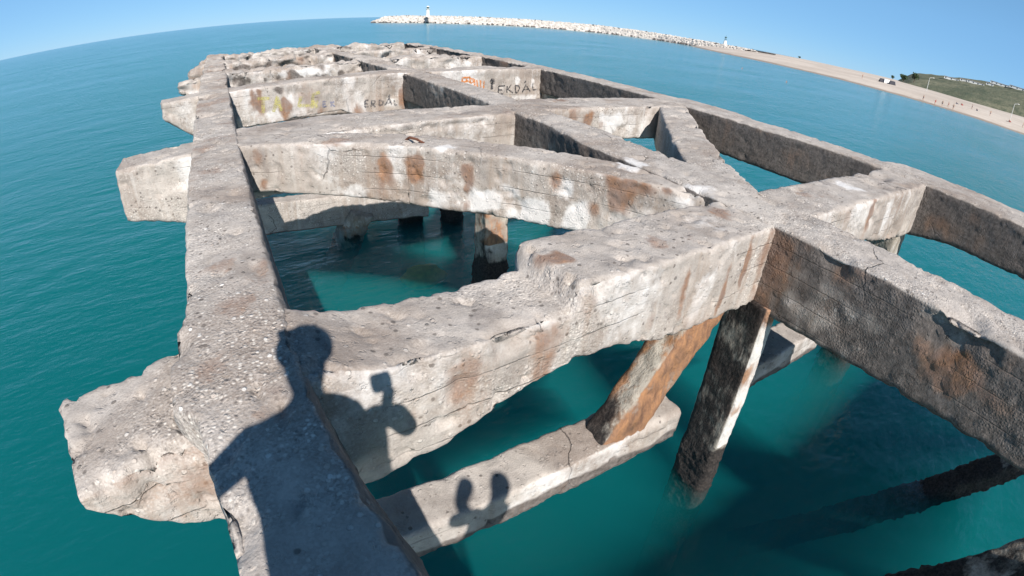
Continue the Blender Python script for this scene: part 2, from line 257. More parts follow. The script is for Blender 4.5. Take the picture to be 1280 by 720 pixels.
# ------------------------------------------------------------------ beams
def interp(prof, s):
    if np.isscalar(prof): return np.full_like(s, float(prof))
    a = np.array(prof, float); return np.interp(s, a[:, 0], a[:, 1])
SUM_BVH = {}
def beam(name, path, wl, wr, zt, zb, dl=.03, dp=.03, parent=None, mat=None, amp=1.0, chip=1.0,
         bottom=1.0, dents=(), tone_fn=None, seed=0.0, coord='s', label=None, smooth_a=0.0, flat_shade=False, bot_l=None, bot_r=None):
    """a worn rectangular bar along a polyline (h units). wl/wr: offsets to the left/right of the path,
    zt/zb: top and bottom heights, all constants or profiles over the path coordinate."""
    P = np.array(path, float)
    seg = np.linalg.norm(np.diff(P, axis=0), axis=1); cum = np.concatenate([[0], np.cumsum(seg)])
    n = max(4, int(cum[-1] * S / dl) + 1)
    d = np.linspace(0, cum[-1], n)
    C = np.stack([np.interp(d, cum, P[:, k]) for k in range(P.shape[1])], 1)
    T = np.gradient(C, axis=0); T /= np.linalg.norm(T[:, :2], axis=1)[:, None] + 1e-9
    N = np.stack([T[:, 1], -T[:, 0]], 1)                # right hand side of the path
    s = {'s': d / cum[-1], 'x': C[:, 0], 'y': C[:, 1], 'd': d}[coord]
    o = np.argsort(s) if coord in 'xy' else None
    WL, WR, ZT, ZB = (interp(q, s) for q in (wl, wr, zt, zb))
    BL = interp(bot_l, s) if bot_l is not None else WL * bottom
    BR = interp(bot_r, s) if bot_r is not None else WR * bottom
    if P.shape[1] == 3: ZT = ZT + C[:, 2]; ZB = ZB + C[:, 2]
    w = float(np.mean(WL + WR)); hh = float(np.mean(ZT - ZB))
    nt = max(3, int(w * S / dp)); ns = max(3, int(hh * S / dp))
    ts = []                                              # (u in -1..1 side param, v in 0..1 from bottom, side id)
    for i in range(nt): ts.append((i / nt, 1.0, 0))      # top, left -> right
    for i in range(ns): ts.append((1.0, 1 - i / ns, 1))  # right, down
    for i in range(nt): ts.append((1 - i / nt, 0.0, 2))  # bottom
    for i in range(ns): ts.append((0.0, i / ns, 3))      # left, up
    ts = np.array(ts); m = len(ts)
    a = ts[:, 0][None, :]; v = ts[:, 1][None, :]; sid = ts[:, 2].astype(int)
    wl_ = (WL[:, None] * v + BL[:, None] * (1 - v)); wr_ = (WR[:, None] * v + BR[:, None] * (1 - v))
    U = -wl_ + a * (wl_ + wr_); Z = ZB[:, None] + v * (ZT - ZB)[:, None]
    # chipped arrises
    dc = np.stack([C[:, 0] * S, C[:, 1] * S, C[:, 2] * S if P.shape[1] == 3 else ZT * S], 1)
    for k, (su, sv) in enumerate(((-1, 1), (1, 1), (1, -1), (-1, -1))):
        q = np.maximum(0, fbm(dc, 2.2, 4, 31.7 * k + seed * 3.1 + 5) - .02)
        q2 = np.maximum(0, fbm(dc, 9.0, 2, 11.1 * k + seed) - .05)
        c = ((.010 + .050 * q + .045 * q2) * chip / S)[:, None]
        da = (U + wl_) if su < 0 else (wr_ - U)
        db = (ZT[:, None] - Z) if sv > 0 else (Z - ZB[:, None])
        cut = np.maximum(0, c - da - db) / 2
        U = U - su * cut; Z = Z - sv * cut
    X = np.stack([C[:, 0][:, None] + N[:, 0][:, None] * U, C[:, 1][:, None] + N[:, 1][:, None] * U, Z], 2)
    # outward directions
    nz = np.where(sid == 0, 1.0, np.where(sid == 2, -1.0, 0.0)); nu = np.where(sid == 1, 1.0, np.where(sid == 3, -1.0, 0.0))
    D = np.stack([N[:, 0][:, None] * nu, N[:, 1][:, None] * nu, np.broadcast_to(nz, (n, m))], 2)
    Vw = X.reshape(-1, 3) * S; Dv = D.reshape(-1, 3)
    rough = fbm(Vw, 1.3, 2, 3.3) * .008 + fbm(Vw, 13, 3, 9.1) * .0065 + np.abs(fbm(Vw, 30, 2, 4.4)) * .005
    pit = np.minimum(.30, np.maximum(0, fbm(Vw, 6.5, 5, 77.0) - .36)) * -.07
    FAR = np.clip((Vw[:, 1] / S - 7) / 6, 0, 1); rough = rough + FAR * (fbm(Vw, 1.4, 3, 50.0) * .06 + np.minimum(0, fbm(Vw, 2.6, 3, 52.0)) * .10)
    west = np.clip(-Dv[:, 0], 0, 1) > .8
    ridge = (1 - np.abs(fbm(Vw * np.array([1, 1, 1.8]), 4.5, 4, 63.0))) ** 2 * .016 - .010
    pit = pit * (1 - .75 * west)
    rough = rough + west * ridge * np.clip(.6 + 1.2 * fbm(Vw, 1.0, 2, 36.0), 0, 1)
    Vw = Vw + Dv * ((rough + pit) * amp)[:, None]
    for (dx, dy, dz, r, dep) in dents:
        q = Vw - np.array([dx, dy, dz]) * S
        e = np.linalg.norm(q, axis=1) / (r * S); e = e + fbm(Vw, 7, 3, 2.2) * .35
        k = np.clip(1.25 - e, 0, 1); k = k * k * (3 - 2 * k)
        Vw = Vw - Dv * (dep * S * k)[:, None]
    F = []
    idx = np.arange(n * m).reshape(n, m); nx = np.roll(idx, -1, 1)
    F = np.stack([idx[:-1], idx[1:], nx[1:], nx[:-1]], 2).reshape(-1, 4).tolist()
    # rough closed ends
    Vl = [Vw]; base = n * m
    for end, row, sgn in ((0, 0, -1), (n - 1, n - 1, 1)):
        ring = Vw[row * m:(row + 1) * m]; cen = ring.mean(0); prev = idx[row]
        t3 = np.array([T[row, 0], T[row, 1], T[row, 2] if P.shape[1] == 3 else 0.0]) * sgn
        for f in (.86, .62, .34):
            r = cen + (ring - cen) * f
            r = r + t3[None, :] * (.012 + .03 * fbm(r, 6, 3, 1.7))[:, None] * amp
            cur = np.arange(base, base + m); Vl.append(r); base += m
            for i in range(m):
                j = (i + 1) % m
                F.append((prev[i], prev[j], cur[j], cur[i])[::1 if sgn < 0 else -1])
            prev = cur
        Vl.append(cen[None, :] + t3 * .02); 
        for i in range(m):
            j = (i + 1) % m
            F.append((prev[i], prev[j], base)[::1 if sgn < 0 else -1])
        base += 1
    V = np.concatenate(Vl)
    ob = mesh_np(name, V, F, mat or M_CON, parent, smooth=not flat_shade)
    me = ob.data
    # wear attribute, with side shade painted in
    st = np.zeros((len(V), 4)); side = np.concatenate([np.tile(sid, n), np.full(len(V) - n * m, 4)])
    nrm = np.zeros((len(V), 3)); nrm[:n * m] = Dv
    Vh = V / S; WOB = fbm(V * np.array([1, 1, .55]), 7, 4, 19.0) * .75
    for (ch, x, y, z, rx, rz, am) in STAINS_AND_HOLES:
        dz = Vh[:, 2] - z; q = np.hypot(np.hypot(Vh[:, 0] - x, Vh[:, 1] - y) / max(rx, 1e-3), np.where(dz < 0, dz * .62, dz) / max(rz, 1e-3)) + WOB
        k = np.clip(1.5 - q, 0, 1) * am
        st[:, ch] = np.maximum(st[:, ch], np.where(nrm[:, 2] > .5, (.9 if abs(z + 1) < 1e-3 else .4) * k, k))
    st[:, 3] = smooth_a
    if tone_fn: tone_fn(Vh, nrm, side, st)
    ca = me.color_attributes.new('stain_shade', 'FLOAT_COLOR', 'POINT')
    ca.data.foreach_set('color', st.astype(np.float32).ravel())
    # shift so that the water is at height zero
    vv = V.copy(); vv[:, 2] += ZW * S
    me.vertices.foreach_set('co', vv.astype(np.float32).ravel()); me.update()
    if label: ob['label'] = label
    return ob

PIER = thing('ruined_pier', 'long ruined concrete pier, open lattice of weathered grey beams on piles above the sea', 'pier', W3(0, 0, -ZW))

def west_crust_shade(k=.62, hi=.25):
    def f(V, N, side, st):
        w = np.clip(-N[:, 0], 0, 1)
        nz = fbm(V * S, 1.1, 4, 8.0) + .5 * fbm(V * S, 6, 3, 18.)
        st[:, 2] = np.maximum(st[:, 2], (w > .8) * (k + hi * nz))  # charcoal crust, deepened by painting in the shade of these grazing-lit sides
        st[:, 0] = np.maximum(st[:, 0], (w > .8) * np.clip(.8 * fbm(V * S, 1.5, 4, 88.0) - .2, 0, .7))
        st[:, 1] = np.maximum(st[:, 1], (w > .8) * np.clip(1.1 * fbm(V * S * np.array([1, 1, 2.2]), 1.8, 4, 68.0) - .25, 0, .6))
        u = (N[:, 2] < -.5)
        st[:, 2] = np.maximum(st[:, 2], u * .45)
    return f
def face_wear(V, N, side, st):
    """sun side faces: pale lime skin low on the face, browner crown"""
    w = (N[:, 1] < -.3) & (np.abs(N[:, 2]) < .5)
    nz = fbm(V * S * np.array([1, 1, .5]), 1.6, 4, 21.0)
    st[:, 1] = np.maximum(st[:, 1], w * np.clip(.18 + .5 * nz, 0, .6))
    st[:, 0] = np.maximum(st[:, 0], w * np.clip(.42 * fbm(V * S * np.array([1, 1, .35]), 2.3, 3, 61.0) - .02, 0, .5))
    t = N[:, 2] > .5
    st[:, 3] = np.maximum(st[:, 3], np.clip(.45 + 1.3 * fbm(V * S, .9, 3, 71.0), 0, .95))
    st[:, 0] = np.maximum(st[:, 0], t * np.clip(.5 * fbm(V * S, 1.9, 4, 41.0) - .10, 0, .35))
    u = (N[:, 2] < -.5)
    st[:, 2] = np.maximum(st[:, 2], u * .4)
def stub_wear(V, N, side, st):
    face_wear(V, N, side, st)
    st[:, 0] = np.maximum(st[:, 0], ((N[:, 1] < -.3)) * np.clip(.3 + .5 * fbm(V * S * np.array([.6, .6, 2]), 2.0, 3, 12.0), 0, .6))
def far_dark(V, N, side, st):
    face_wear(V, N, side, st)
    w = (N[:, 1] < -.3)
    st[:, 2] = np.maximum(st[:, 2], w * np.clip(1.5 * fbm(V * S * np.array([1, 1, 1.6]), 1.5, 3, 91.0) - .28, 0, .9))
    st[:, 1] = np.maximum(st[:, 1], w * np.clip(.10 + .5 * fbm(V * S, 1.2, 3, 14.0), 0, .6))

# the three long beams -------------------------------------------------
SIDE_L = [(-4, .28), (.6, .21), (1.0, .25), (1.2, .27), (1.27, .345), (1.5, .355), (1.72, .335), (1.82, .30), (2.4, .32), (4.4, .355), (6, .39), (11, .45), (19.4, .5)]
SIDE_R = [(-4, .17), (.53, .15), (.85, .105), (1.15, .075), (1.9, .078), (4.6, .055), (19.4, .06)]
NEAR = 6.2
def longb(label, cx, wl, wr, zt, zb, fn, dens, seed, bl=None, br=None, dents=(), y0=-4.0):
    # one continuous beam: fine near the camera, coarser far away
    return beam('longitudinal_beam', [(cx, y0), (cx, 19.35)], wl, wr, zt, zb, dl=dens, dp=dens, parent=PIER, tone_fn=fn, coord='y',
                seed=seed, bot_l=bl, bot_r=br, dents=dents, label=label)
def beam_L_wear_shade(V, N, side, st):
    t = N[:, 2] > .5
    st[:, 0] = np.maximum(st[:, 0], t * np.clip(.75 * fbm(V * S, 1.5, 4, 41.0) - .08, 0, .42))
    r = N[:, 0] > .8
    st[:, 2] = np.maximum(st[:, 2], r * (.55 + .2 * fbm(V * S, 1.5, 3, 3.0)))  # shade of the right side put into its colour
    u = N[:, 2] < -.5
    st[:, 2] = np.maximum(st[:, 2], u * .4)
longb('left long beam, broad broken top strewn with shell grit', 0, SIDE_L, SIDE_R, [(-4, -1), (19.4, -1.0)], [(-4, -1.5), (19.4, -1.5)], beam_L_wear_shade, .028, 1.0,
      br=[(-4, .27), (.8, .25), (1.2, .18), (1.9, .155), (4.6, .12), (19.4, .09)],
      dents=[(-.24, .78, -1, .10, .03), (-.35, 1.62, -1.02, .09, .06), (-.30, 1.05, -1.0, .05, .03), (-.31, 2.0, -1, .05, .03), (-.33, 3.1, -1, .06, .03), (-.36, 6.4, -1, .2, .06), (-.40, 8.1, -1, .25, .07), (-.4, 10.2, -1, .2, .07), (.05, 12.8, -1, .2, .05)])
MLx = [(-4, .23), (.5, .24), (2.8, .27), (3.4, .27), (4.1, .12), (5, .10), (6.5, 0.02), (9, -.02), (19.4, -.1)]
MRx = [(-4, .31), (.5, .27), (2.0, .26), (4.5, .34), (6.5, .46), (9, .52), (19.4, .62)]
longb('middle long beam, gritty top and stained side with shade in its colour', 3.07, MLx, MRx, [(-4, -1.0), (19.4, -1.0)], [(-4, -1.42), (1.4, -1.6), (2.2, -1.55), (8, -1.5), (19.4, -1.5)],
      west_crust_shade(.76, .6), .030, 2.0, dents=[(2.83, 1.0, -1.02, .12, .03), (2.83, .2, -1.05, .2, .04), (2.83, 5.0, -1.0, .15, .03), (3.1, 8.9, -1, .2, .06), (3.1, 9.6, -1.02, .3, .08)])
RLx = [(-4, .2), (1.4, .2), (1.55, .22), (2.4, .28), (3.5, .42), (4.5, .48), (6.5, .40), (9, .28), (12, .10), (16.5, -.10), (19.4, -.15)]
RRx = [(-4, .75), (.4, .74), (1.2, .72), (2.0, .68), (2.2, .22), (4.2, .14), (4.6, .30), (5.6, .30), (5.8, .10), (8.5, .18), (12, .35), (19.4, .55)]
longb('right long beam with charcoal crusted side, shade deepened in its colour', 6.58, RLx, RRx, [(-4, -1.0), (19.4, -1.0)], [(-4, -1.42), (1.0, -1.55), (1.6, -1.66), (2.4, -1.55), (4.3, -1.53), (19.4, -1.55)],
      west_crust_shade(1.0, .5), .042, 3.0)

# cross beams ---------------------------------------------------------------
def crossb(path, w, zt, zb, dens, seed, fn=face_wear, label=None, dents=(), name='cross_beam', bottom=1.0, amp=1.0, chip=1.0):
    # path follows the near edge from left to right; the beam lies on its far side
    return beam(name, path, w, 0.0, zt, zb, dl=dens, dp=dens, parent=PIER, tone_fn=fn, coord='x', seed=seed, label=label, dents=dents, bottom=bottom, amp=amp, chip=chip)
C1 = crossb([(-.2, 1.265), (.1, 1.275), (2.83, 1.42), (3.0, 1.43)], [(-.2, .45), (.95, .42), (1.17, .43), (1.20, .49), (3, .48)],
       [(-.2, -1.006), (.12, -1.012), (.34, -1.085), (.80, -1.115), (1.165, -1.108), (1.195, -1.03), (1.21, -1.0), (3, -1.014)],
       [(-.2, -1.64), (.26, -1.63), (.56, -1.58), (.87, -1.45), (1.12, -1.40), (1.5, -1.42), (1.86, -1.51), (2.38, -1.55), (3, -1.58)], .019, 4.0,
       label='nearest cross beam, pale, one half broken lower',
       dents=[(1.19, 1.36, -1.05, .04, .03)] + [(1.20 + .012 * math.sin(k * 1.7), 1.30 + .03 * k, -1.02, .020, .035) for k in range(16)] + [(1.225 + .004 * k, 1.32, -1.03 - .02 * k, .02, .035) for k in range(5)] + [(.85, 1.30, -1.12, .10, .03), (1.14, 1.40, -1.02, .06, .04), (1.30, 1.34, -1.03, .05, .03), (.62, 1.28, -1.28, .07, .02)])
crossb([(3.2, 1.43), (6.4, 1.47), (6.6, 1.47)], [(3.2, .52), (6.6, .56)], [(3.2, -1.02), (6.6, -1.014)], [(3.2, -1.55), (4.0, -1.42), (4.8, -1.45), (5.6, -1.6), (6.6, -1.62)], .03, 5.0,
       dents=[(5.3, 1.7, -1.01, .14, .04), (5.75, 1.9, -1.01, .2, .05), (5.6, 1.47, -1.5, .2, .04)])
crossb([(-.25, 4.52), (0, 4.55), (2.9, 4.79), (3.1, 4.8)], [(-.3, .80), (1.0, .90), (1.5, .82), (2.3, .64), (3.1, .60)], [(-.25, -1.02), (3.1, -1.012)], [(-.25, -1.55), (.3, -1.52), (1.4, -1.44), (3.1, -1.55)], .026, 6.0,
       dents=[(x, 4.6 + .07 * x, -1.115 + .012 * x, .045, .035) for x in np.arange(.95, 2.6, .07)] + [(1.0, 4.7, -1.05, .12, .04), (.5, 4.6, -1.02, .2, .03)])
crossb([(3.1, 4.81), (6.2, 5.09), (6.4, 5.1)], [(3.1, .84), (4.4, .74), (6.4, .6)], [(3.1, -1.0), (6.4, -1.014)], [(3.1, -1.5), (4.6, -1.44), (6.4, -1.55)], .032, 7.0, dents=[(5.3, 5.03, -1.06, .10, .03)])
C3L = crossb([(-.3, 8.42), (0, 8.45), (3.0, 8.99), (3.2, 9.0)], .60, [(-.3, -1.01), (3.2, -1.0)], [(-.3, -1.62), (.9, -1.62), (1.6, -1.57), (1.9, -1.57), (2.2, -1.7), (3.2, -1.7)], .036, 8.0, label='cross beam with yellow and black graffiti')
C3R = crossb([(3.2, 9.0), (6.4, 9.31), (6.6, 9.32)], .60, [(3.2, -1.01), (6.6, -1.0)], [(3.2, -1.75), (6.6, -1.72)], .04, 9.0, label='cross beam with orange and black graffiti')
for k, (y0, ym, y1, wd) in enumerate(((11.7, 12.05, 12.4, .65), (15.0, 15.35, 15.7, .7), (18.5, 18.65, 18.8, .75))):
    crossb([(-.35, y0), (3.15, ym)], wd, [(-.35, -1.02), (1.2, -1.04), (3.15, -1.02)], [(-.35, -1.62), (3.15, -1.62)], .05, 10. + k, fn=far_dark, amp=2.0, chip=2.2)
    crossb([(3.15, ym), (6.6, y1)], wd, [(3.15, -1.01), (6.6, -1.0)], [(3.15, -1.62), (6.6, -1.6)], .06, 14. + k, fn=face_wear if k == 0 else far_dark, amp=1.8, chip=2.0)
crossb([(-.2, -2.3), (6.7, -2.2)], .5, -1.02, -1.55, .08, 20.)            # the frame behind the viewer
# overhanging stubs -----------------------------------------------------
beam('overhang', [(-.15, 1.52), (-.755, 1.37)], [(0, .27), (1, .20)], [(0, .25), (1, .33)], [(0, -1.05), (.25, -1.10), (.75, -1.14), (1, -1.16)], [(0, -1.66), (.35, -1.58), (.65, -1.44), (1, -1.23)], dl=.018, dp=.018,
     parent=PIER, tone_fn=stub_wear, seed=31, chip=1.6, amp=1.2, label='nearest left stub with eroded rusty tip', dents=[(-.45, 1.22, -1.2, .1, .02)])
beam('overhang', [(-.28, 4.80), (-1.02, 4.80)], [(0, .27), (1, .25)], [(0, .27), (1, .25)], [(0, -1.01), (1, -1.05)], [(0, -1.66), (.3, -1.62), (1, -1.50)], dl=.025, dp=.025, parent=PIER, tone_fn=face_wear, seed=32,
     dents=[(-.6, 4.5, -1.2, .15, .025)])
beam('overhang', [(-.3, 8.70), (-1.0, 8.62)], .28, .28, [(0, -1.01), (1, -1.04)], [(0, -1.66), (.4, -1.62), (1, -1.3)], dl=.035, dp=.035, parent=PIER, tone_fn=face_wear, seed=33)
for k, (y, L) in enumerate(((12.0, -.95), (15.3, -.9), (18.9, -.75))):
    beam('overhang', [(-.35, y), (L, y)], .32, .32, [(0, -1.02), (1, -1.10 - .05 * k)], [(0, -1.62), (1, -1.36)], dl=.05, dp=.05, parent=PIER, tone_fn=stub_wear, seed=34 + k, chip=2.5, amp=2.5)
# diagonal braces of the first bay ----------------------------------------
beam('diagonal_brace', [(-.02, 4.78), (.22, 4.69), (.98, 4.31), (1.48, 3.97), (2.11, 3.32), (2.58, 2.73), (2.98, 2.10), (3.12, 1.9)], .21, .20, [(0, -1.01), (1, -1.024)],
     [(0, -1.44), (.12, -1.45), (.4, -1.53), (.8, -1.53), (1, -1.5)], dl=.022, dp=.022, parent=PIER, tone_fn=face_wear, seed=41, label='left diagonal brace streaked with rust and white lime',
     dents=[(1.45, 3.95, -1.02, .05, .03), (1.38, 3.88, -1.02, .05, .03), (2.78, 2.12, -1.05, .07, .06), (2.0, 3.14, -1.4, .08, .02)])
beam('diagonal_brace', [(3.12, 1.95), (3.25, 2.12), (3.72, 2.76), (4.58, 3.73), (5.80, 5.02), (6.1, 5.3)], .21, .23, [(0, -1.02), (1, -1.02)], [(0, -1.55), (1, -1.55)], dl=.03, dp=.03, parent=PIER,
     tone_fn=west_crust_shade(.35, .3), seed=42, dents=[(5.0, 3.85, -1.02, .1, .04), (5.75, 4.75, -1.02, .12, .05)])
# rusty bar end standing out of the left diagonal
bm = bmesh.new()
pts = [W3(1.40, 4.02, -1.02), W3(1.42, 3.97, -.985), W3(1.46, 3.90, -.99), W3(1.50, 3.84, -1.015)]
for a, b in zip(pts, pts[1:]): bm_cone(bm, a, b, .013, .012, 6)
M_RUST = simple('rusty_iron', (.12, .05, .03), .85, .4, 30, .004)
rb = obj_bm('reinforcing_bar', bm, M_RUST, PIER)

# piles, raking piles and tie beams ----------------------------------------
WATERY = -ZW
def pile_wear_shade(white=0.0, rusty=0.0, dark=0.0):
    def f(V, N, side, st):
        z = V[:, 2]
        nz = fbm(V * S, 3.0, 3, 5.0)
        wet = np.clip((-2.80 - z + .14 * nz) / .18, 0, 1)
        st[:, 2] = np.maximum(st[:, 2], wet)
        st[:, 2] = np.maximum(st[:, 2], (N[:, 0] < -.7) * (.36 + dark + .3 * nz))  # dark stain plus the shade of this side, both put into colour
        st[:, 1] = np.maximum(st[:, 1], (N[:, 1] < -.5) * (white + .2 * nz) * (z > -2.9))  # brightness of the sunlit front face painted in as pale tone
        st[:, 0] = np.maximum(st[:, 0], (rusty + .5 * nz) * (z > -2.7))
    return f
def column(x, y, w, fn, dens=.04, zt=-1.4, label=None, zb=-5.6, amp=1.6, d=None):
    """an upright square pile: built as a bar along z"""
    return bar('pile', (x, y, zt), (x, y, zb), w, d or w, fn, dens, label, amp)
def bar(name, p, q, w, d, fn, dens=.04, label=None, amp=1.6, seed=0.0, up=(0, 1, 0)):
    p = np.array(p, float); q = np.array(q, float); L = np.linalg.norm(q - p); t = (q - p) / L
    u = np.cross(t, np.array(up, float)); u /= np.linalg.norm(u); v = np.cross(t, u)
    n = max(4, int(L * S / dens)); k = max(3, int(w * S / dens)); k2 = max(3, int(d * S / dens))
    ring = [(-1 + 2 * i / k, 1, 0, 1) for i in range(k)] + [(1, 1 - 2 * i / k2, 1, 0) for i in range(k2)] + \
           [(1 - 2 * i / k, -1, 0, -1) for i in range(k)] + [(-1, -1 + 2 * i / k2, -1, 0) for i in range(k2)]
    R = np.array(ring); m = len(R)
    s = np.linspace(0, L, n)
    ua = R[:, 0] * w / 2; va = R[:, 1] * d / 2
    cor = np.minimum(w / 2 - np.abs(ua), 9) + (d / 2 - np.abs(va))
    cut = np.maximum(0, .028 - cor) / 2; ua = ua - np.sign(ua) * cut; va = va - np.sign(va) * cut
    X = p + t * s[:, None, None] + u * ua[None, :, None] + v * va[None, :, None]
    D = np.broadcast_to(u * R[:, 2][None, :, None] + v * R[:, 3][None, :, None], X.shape)
    V = X.reshape(-1, 3) * S; Dv = D.reshape(-1, 3)
    r = fbm(V, 2.0, 3, seed + 3) * .016 + fbm(V, 9, 3, seed + 8) * .009
    wet = np.clip((-2.95 * S - V[:, 2]) / .15, 0, 1)
    r = r + wet * (.012 + .03 * np.abs(fbm(V, 14, 3, 6.0)))       # mussels below the tide line
    V = V + Dv * (r * amp)[:, None]
    idx = np.arange(n * m).reshape(n, m); nx = np.roll(idx, -1, 1)
    F = np.stack([idx[:-1], nx[:-1], nx[1:], idx[1:]], 2).reshape(-1, 4).tolist()
    F.append(tuple(idx[0][::-1])); F.append(tuple(idx[-1]))
    ob = mesh_np(name, V, F, M_PILE, PIER, True)
    st = np.zeros((len(V), 4)); fn(V / S, Dv, None, st)
    ca = ob.data.color_attributes.new('stain_shade', 'FLOAT_COLOR', 'POINT'); ca.data.foreach_set('color', st.astype(np.float32).ravel())
    V[:, 2] += ZW * S
    ob.data.vertices.foreach_set('co', V.astype(np.float32).ravel()); ob.data.update()
    if label: ob['label'] = label
    return ob
bar('pile', (2.88, 1.46, -1.54), (3.10, 1.46, -5.6), .16, .35, pile_wear_shade(.75, .28, .28), .02, amp=.7, label='black stained pile under the middle beam, side shade and lit front edge put into its colour')
column(2.90, 5.12, .34, pile_wear_shade(.35, .42), .03, label='brown upright pile beyond the left diagonal')
column(6.45, 1.74, .36, pile_wear_shade(.3, .1), .05); column(6.35, 5.35, .36, pile_wear_shade(.3, .1), .06)
column(-.12, 1.5, .34, pile_wear_shade(.3, .1), .06); column(-.12, 4.8, .34, pile_wear_shade(.3, .1), .06)
for y, xs in ((9.25, (-.15, 3.3, 6.55)), (12.5, (-.15, 3.3, 6.6)), (15.85, (-.15, 3.3, 6.7)), (19.0, (-.15, 3.3, 6.7)), (-2.0, (-.12, 3.1, 6.7))):
    for x in xs: column(x, y, .36, pile_wear_shade(.3, .1), .09)
def rake_wear(V, N, side, st):
    nz = fbm(V * S, 1.5, 3, 15.0); n2 = fbm(V * S, 4.0, 4, 25.0)
    fr = N[:, 1] < -.5
    st[:, 0] = np.where(fr, np.clip(.72 + .3 * nz + .3 * n2, 0, .95), np.clip(.22 + .6 * nz + .3 * n2 + .55 * np.clip((V[:, 1] - 1.50) / .06, 0, 1), 0, .9))
    st[:, 2] = np.maximum(np.clip((-1.98 - V[:, 2] + .3 * nz) / .2, 0, 1) * np.where(fr, .25, .8), np.clip(.5 * n2 - .02, 0, .5))
bar('raking_pile', (2.44, 1.535, -1.44), (1.57, 1.435, -2.36), .28, .21, rake_wear, .022, 'raking pile stained orange and ochre, footed on the near tie beam', up=(0, 1, 0))
def wetdark(V, N, side, st):
    pile_wear_shade(.1, .15, .4)(V, N, side, st)
    st[:, 2] = np.maximum(st[:, 2], .42 + .35 * fbm(V * S, 3, 3, 2.))
bar('raking_pile', (6.60, -2.1, -1.5), (3.9, 1.08, -4.95), .22, .22, wetdark, .03, 'black wet pile slanting into the water under the right bay', up=(.76, .64, 0))
bar('raking_pile', (4.93, -2.30, -1.5), (2.23, .88, -4.95), .30, .30, wetdark, .03, up=(.76, .64, 0))
def tie_wear(V, N, side, st):
    nz = fbm(V * S, 2.2, 4, 33.0)
    st[:, 1] = np.maximum(st[:, 1], np.clip(.25 + .55 * nz, 0, .7) * (N[:, 1] < -.4))
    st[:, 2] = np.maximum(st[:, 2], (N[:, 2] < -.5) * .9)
    st[:, 2] = np.maximum(st[:, 2], np.clip((-2.30 - V[:, 2] + .06 * nz) / .05, 0, 1) * .85)
    st[:, 0] = np.maximum(st[:, 0], np.clip(.4 * nz - .05, 0, .4))
    st[:, 3] = .75
def tie_wear3(V, N, side, st):
    nz = fbm(V * S, 1.6, 4, 33.0)
    st[:, 1] = np.maximum(st[:, 1], np.clip(.1 + .4 * nz, 0, .5) * (N[:, 1] < -.4))
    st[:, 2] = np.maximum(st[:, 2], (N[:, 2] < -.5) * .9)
    st[:, 2] = np.maximum(st[:, 2], np.clip(.5 * fbm(V * S * np.array([2, 1, .4]), 2.0, 3, 13.0), 0, .5))
def tie(x0, x1, y, z, w, d, dens, label=None):
    return beam('tie_beam', [(x0, y), (x1, y)], w / 2, w / 2, z, z - d, dl=dens, dp=dens, parent=PIER, tone_fn=tie_wear, coord='x', seed=50 + x0 + y, amp=.7, chip=.7, label=label)
tie(-.15, 2.22, 1.465, -2.17, .28, .25, .022, 'lower tie beam near the water under the nearest cross beam')
tie(2.86, 4.18, 1.475, -2.15, .28, .24, .025, 'short lower tie beam with broken end beyond the black pile')
beam('tie_beam', [(.0, 7.8, 0), (3.05, 7.8, -.20)], .16, .16, -2.62, -3.14, dl=.04, dp=.04, parent=PIER, tone_fn=tie_wear3, coord='s', seed=57, amp=.9, label='sagging tie beam just above the water in the second bay')
tie(-.2, 6.6, 9.25, -2.05, .3, .26, .08); tie(-.2, 6.6, 12.5, -2.05, .3, .26, .1)
tie(-.2, 6.7, -2.0, -2.05, .3, .26, .1)

# broken pile stumps standing free in the water of the second bay
def stump(p, q, w, fn, lab):
    b = Vector((q[0] * S, q[1] * S, (q[2] + ZW) * S))
    o = bar('broken_pile', p, q, w, w, fn, .03, lab, 2.2); o.parent = None
    tag(o, lab, 'pile', 'broken piles under the pier'); return o
def stump_wear(V, N, side, st):
    nz = fbm(V * S, 4.0, 3, 5.0)
    st[:, 2] = np.clip((-3.42 - V[:, 2] + .25 * nz) / .25, 0, .9); st[:, 1] = .25 + .3 * nz; st[:, 0] = np.clip(.3 + .6 * nz, 0, 1) * (V[:, 2] < -3.25)
stump((1.84, 7.70, -3.02), (1.10, 8.3, -5.0), .34, stump_wear, 'broken pile leaning toward the left beam, pale crumbled top above a weedy foot')
stump((2.84, 7.98, -2.9), (2.84, 7.98, -5.0), .32, lambda V, N, s_, st: pile_wear_shade(.2, .1, .5)(V, N, s_, st), 'black upright broken pile under the right end of the sagging tie beam')
stump((3.50, 7.65, -3.0), (3.52, 7.6, -5.0), .26, lambda V, N, s_, st: pile_wear_shade(.0, .0, .3)(V, N, s_, st), 'short weedy broken pile just left of the brown upright pile')
bm = bmesh.new(); bm_ball(bm, (0, 0, 0), .34, 3, (1.2, .9, .55))
for v in bm.verts: v.co *= 1 + .25 * perlin(np.array([v.co[:]]) * 5)[0]
q = obj_bm('algae_rock', bm, simple('yellow_green_algae', (.22, .30, .06), .9, .4, 9, .02), None, True); q.location = W3(2.50, 6.5, -3.84); tag(q, 'yellow green algae clump on a sunken rock just under the water', 'rock')
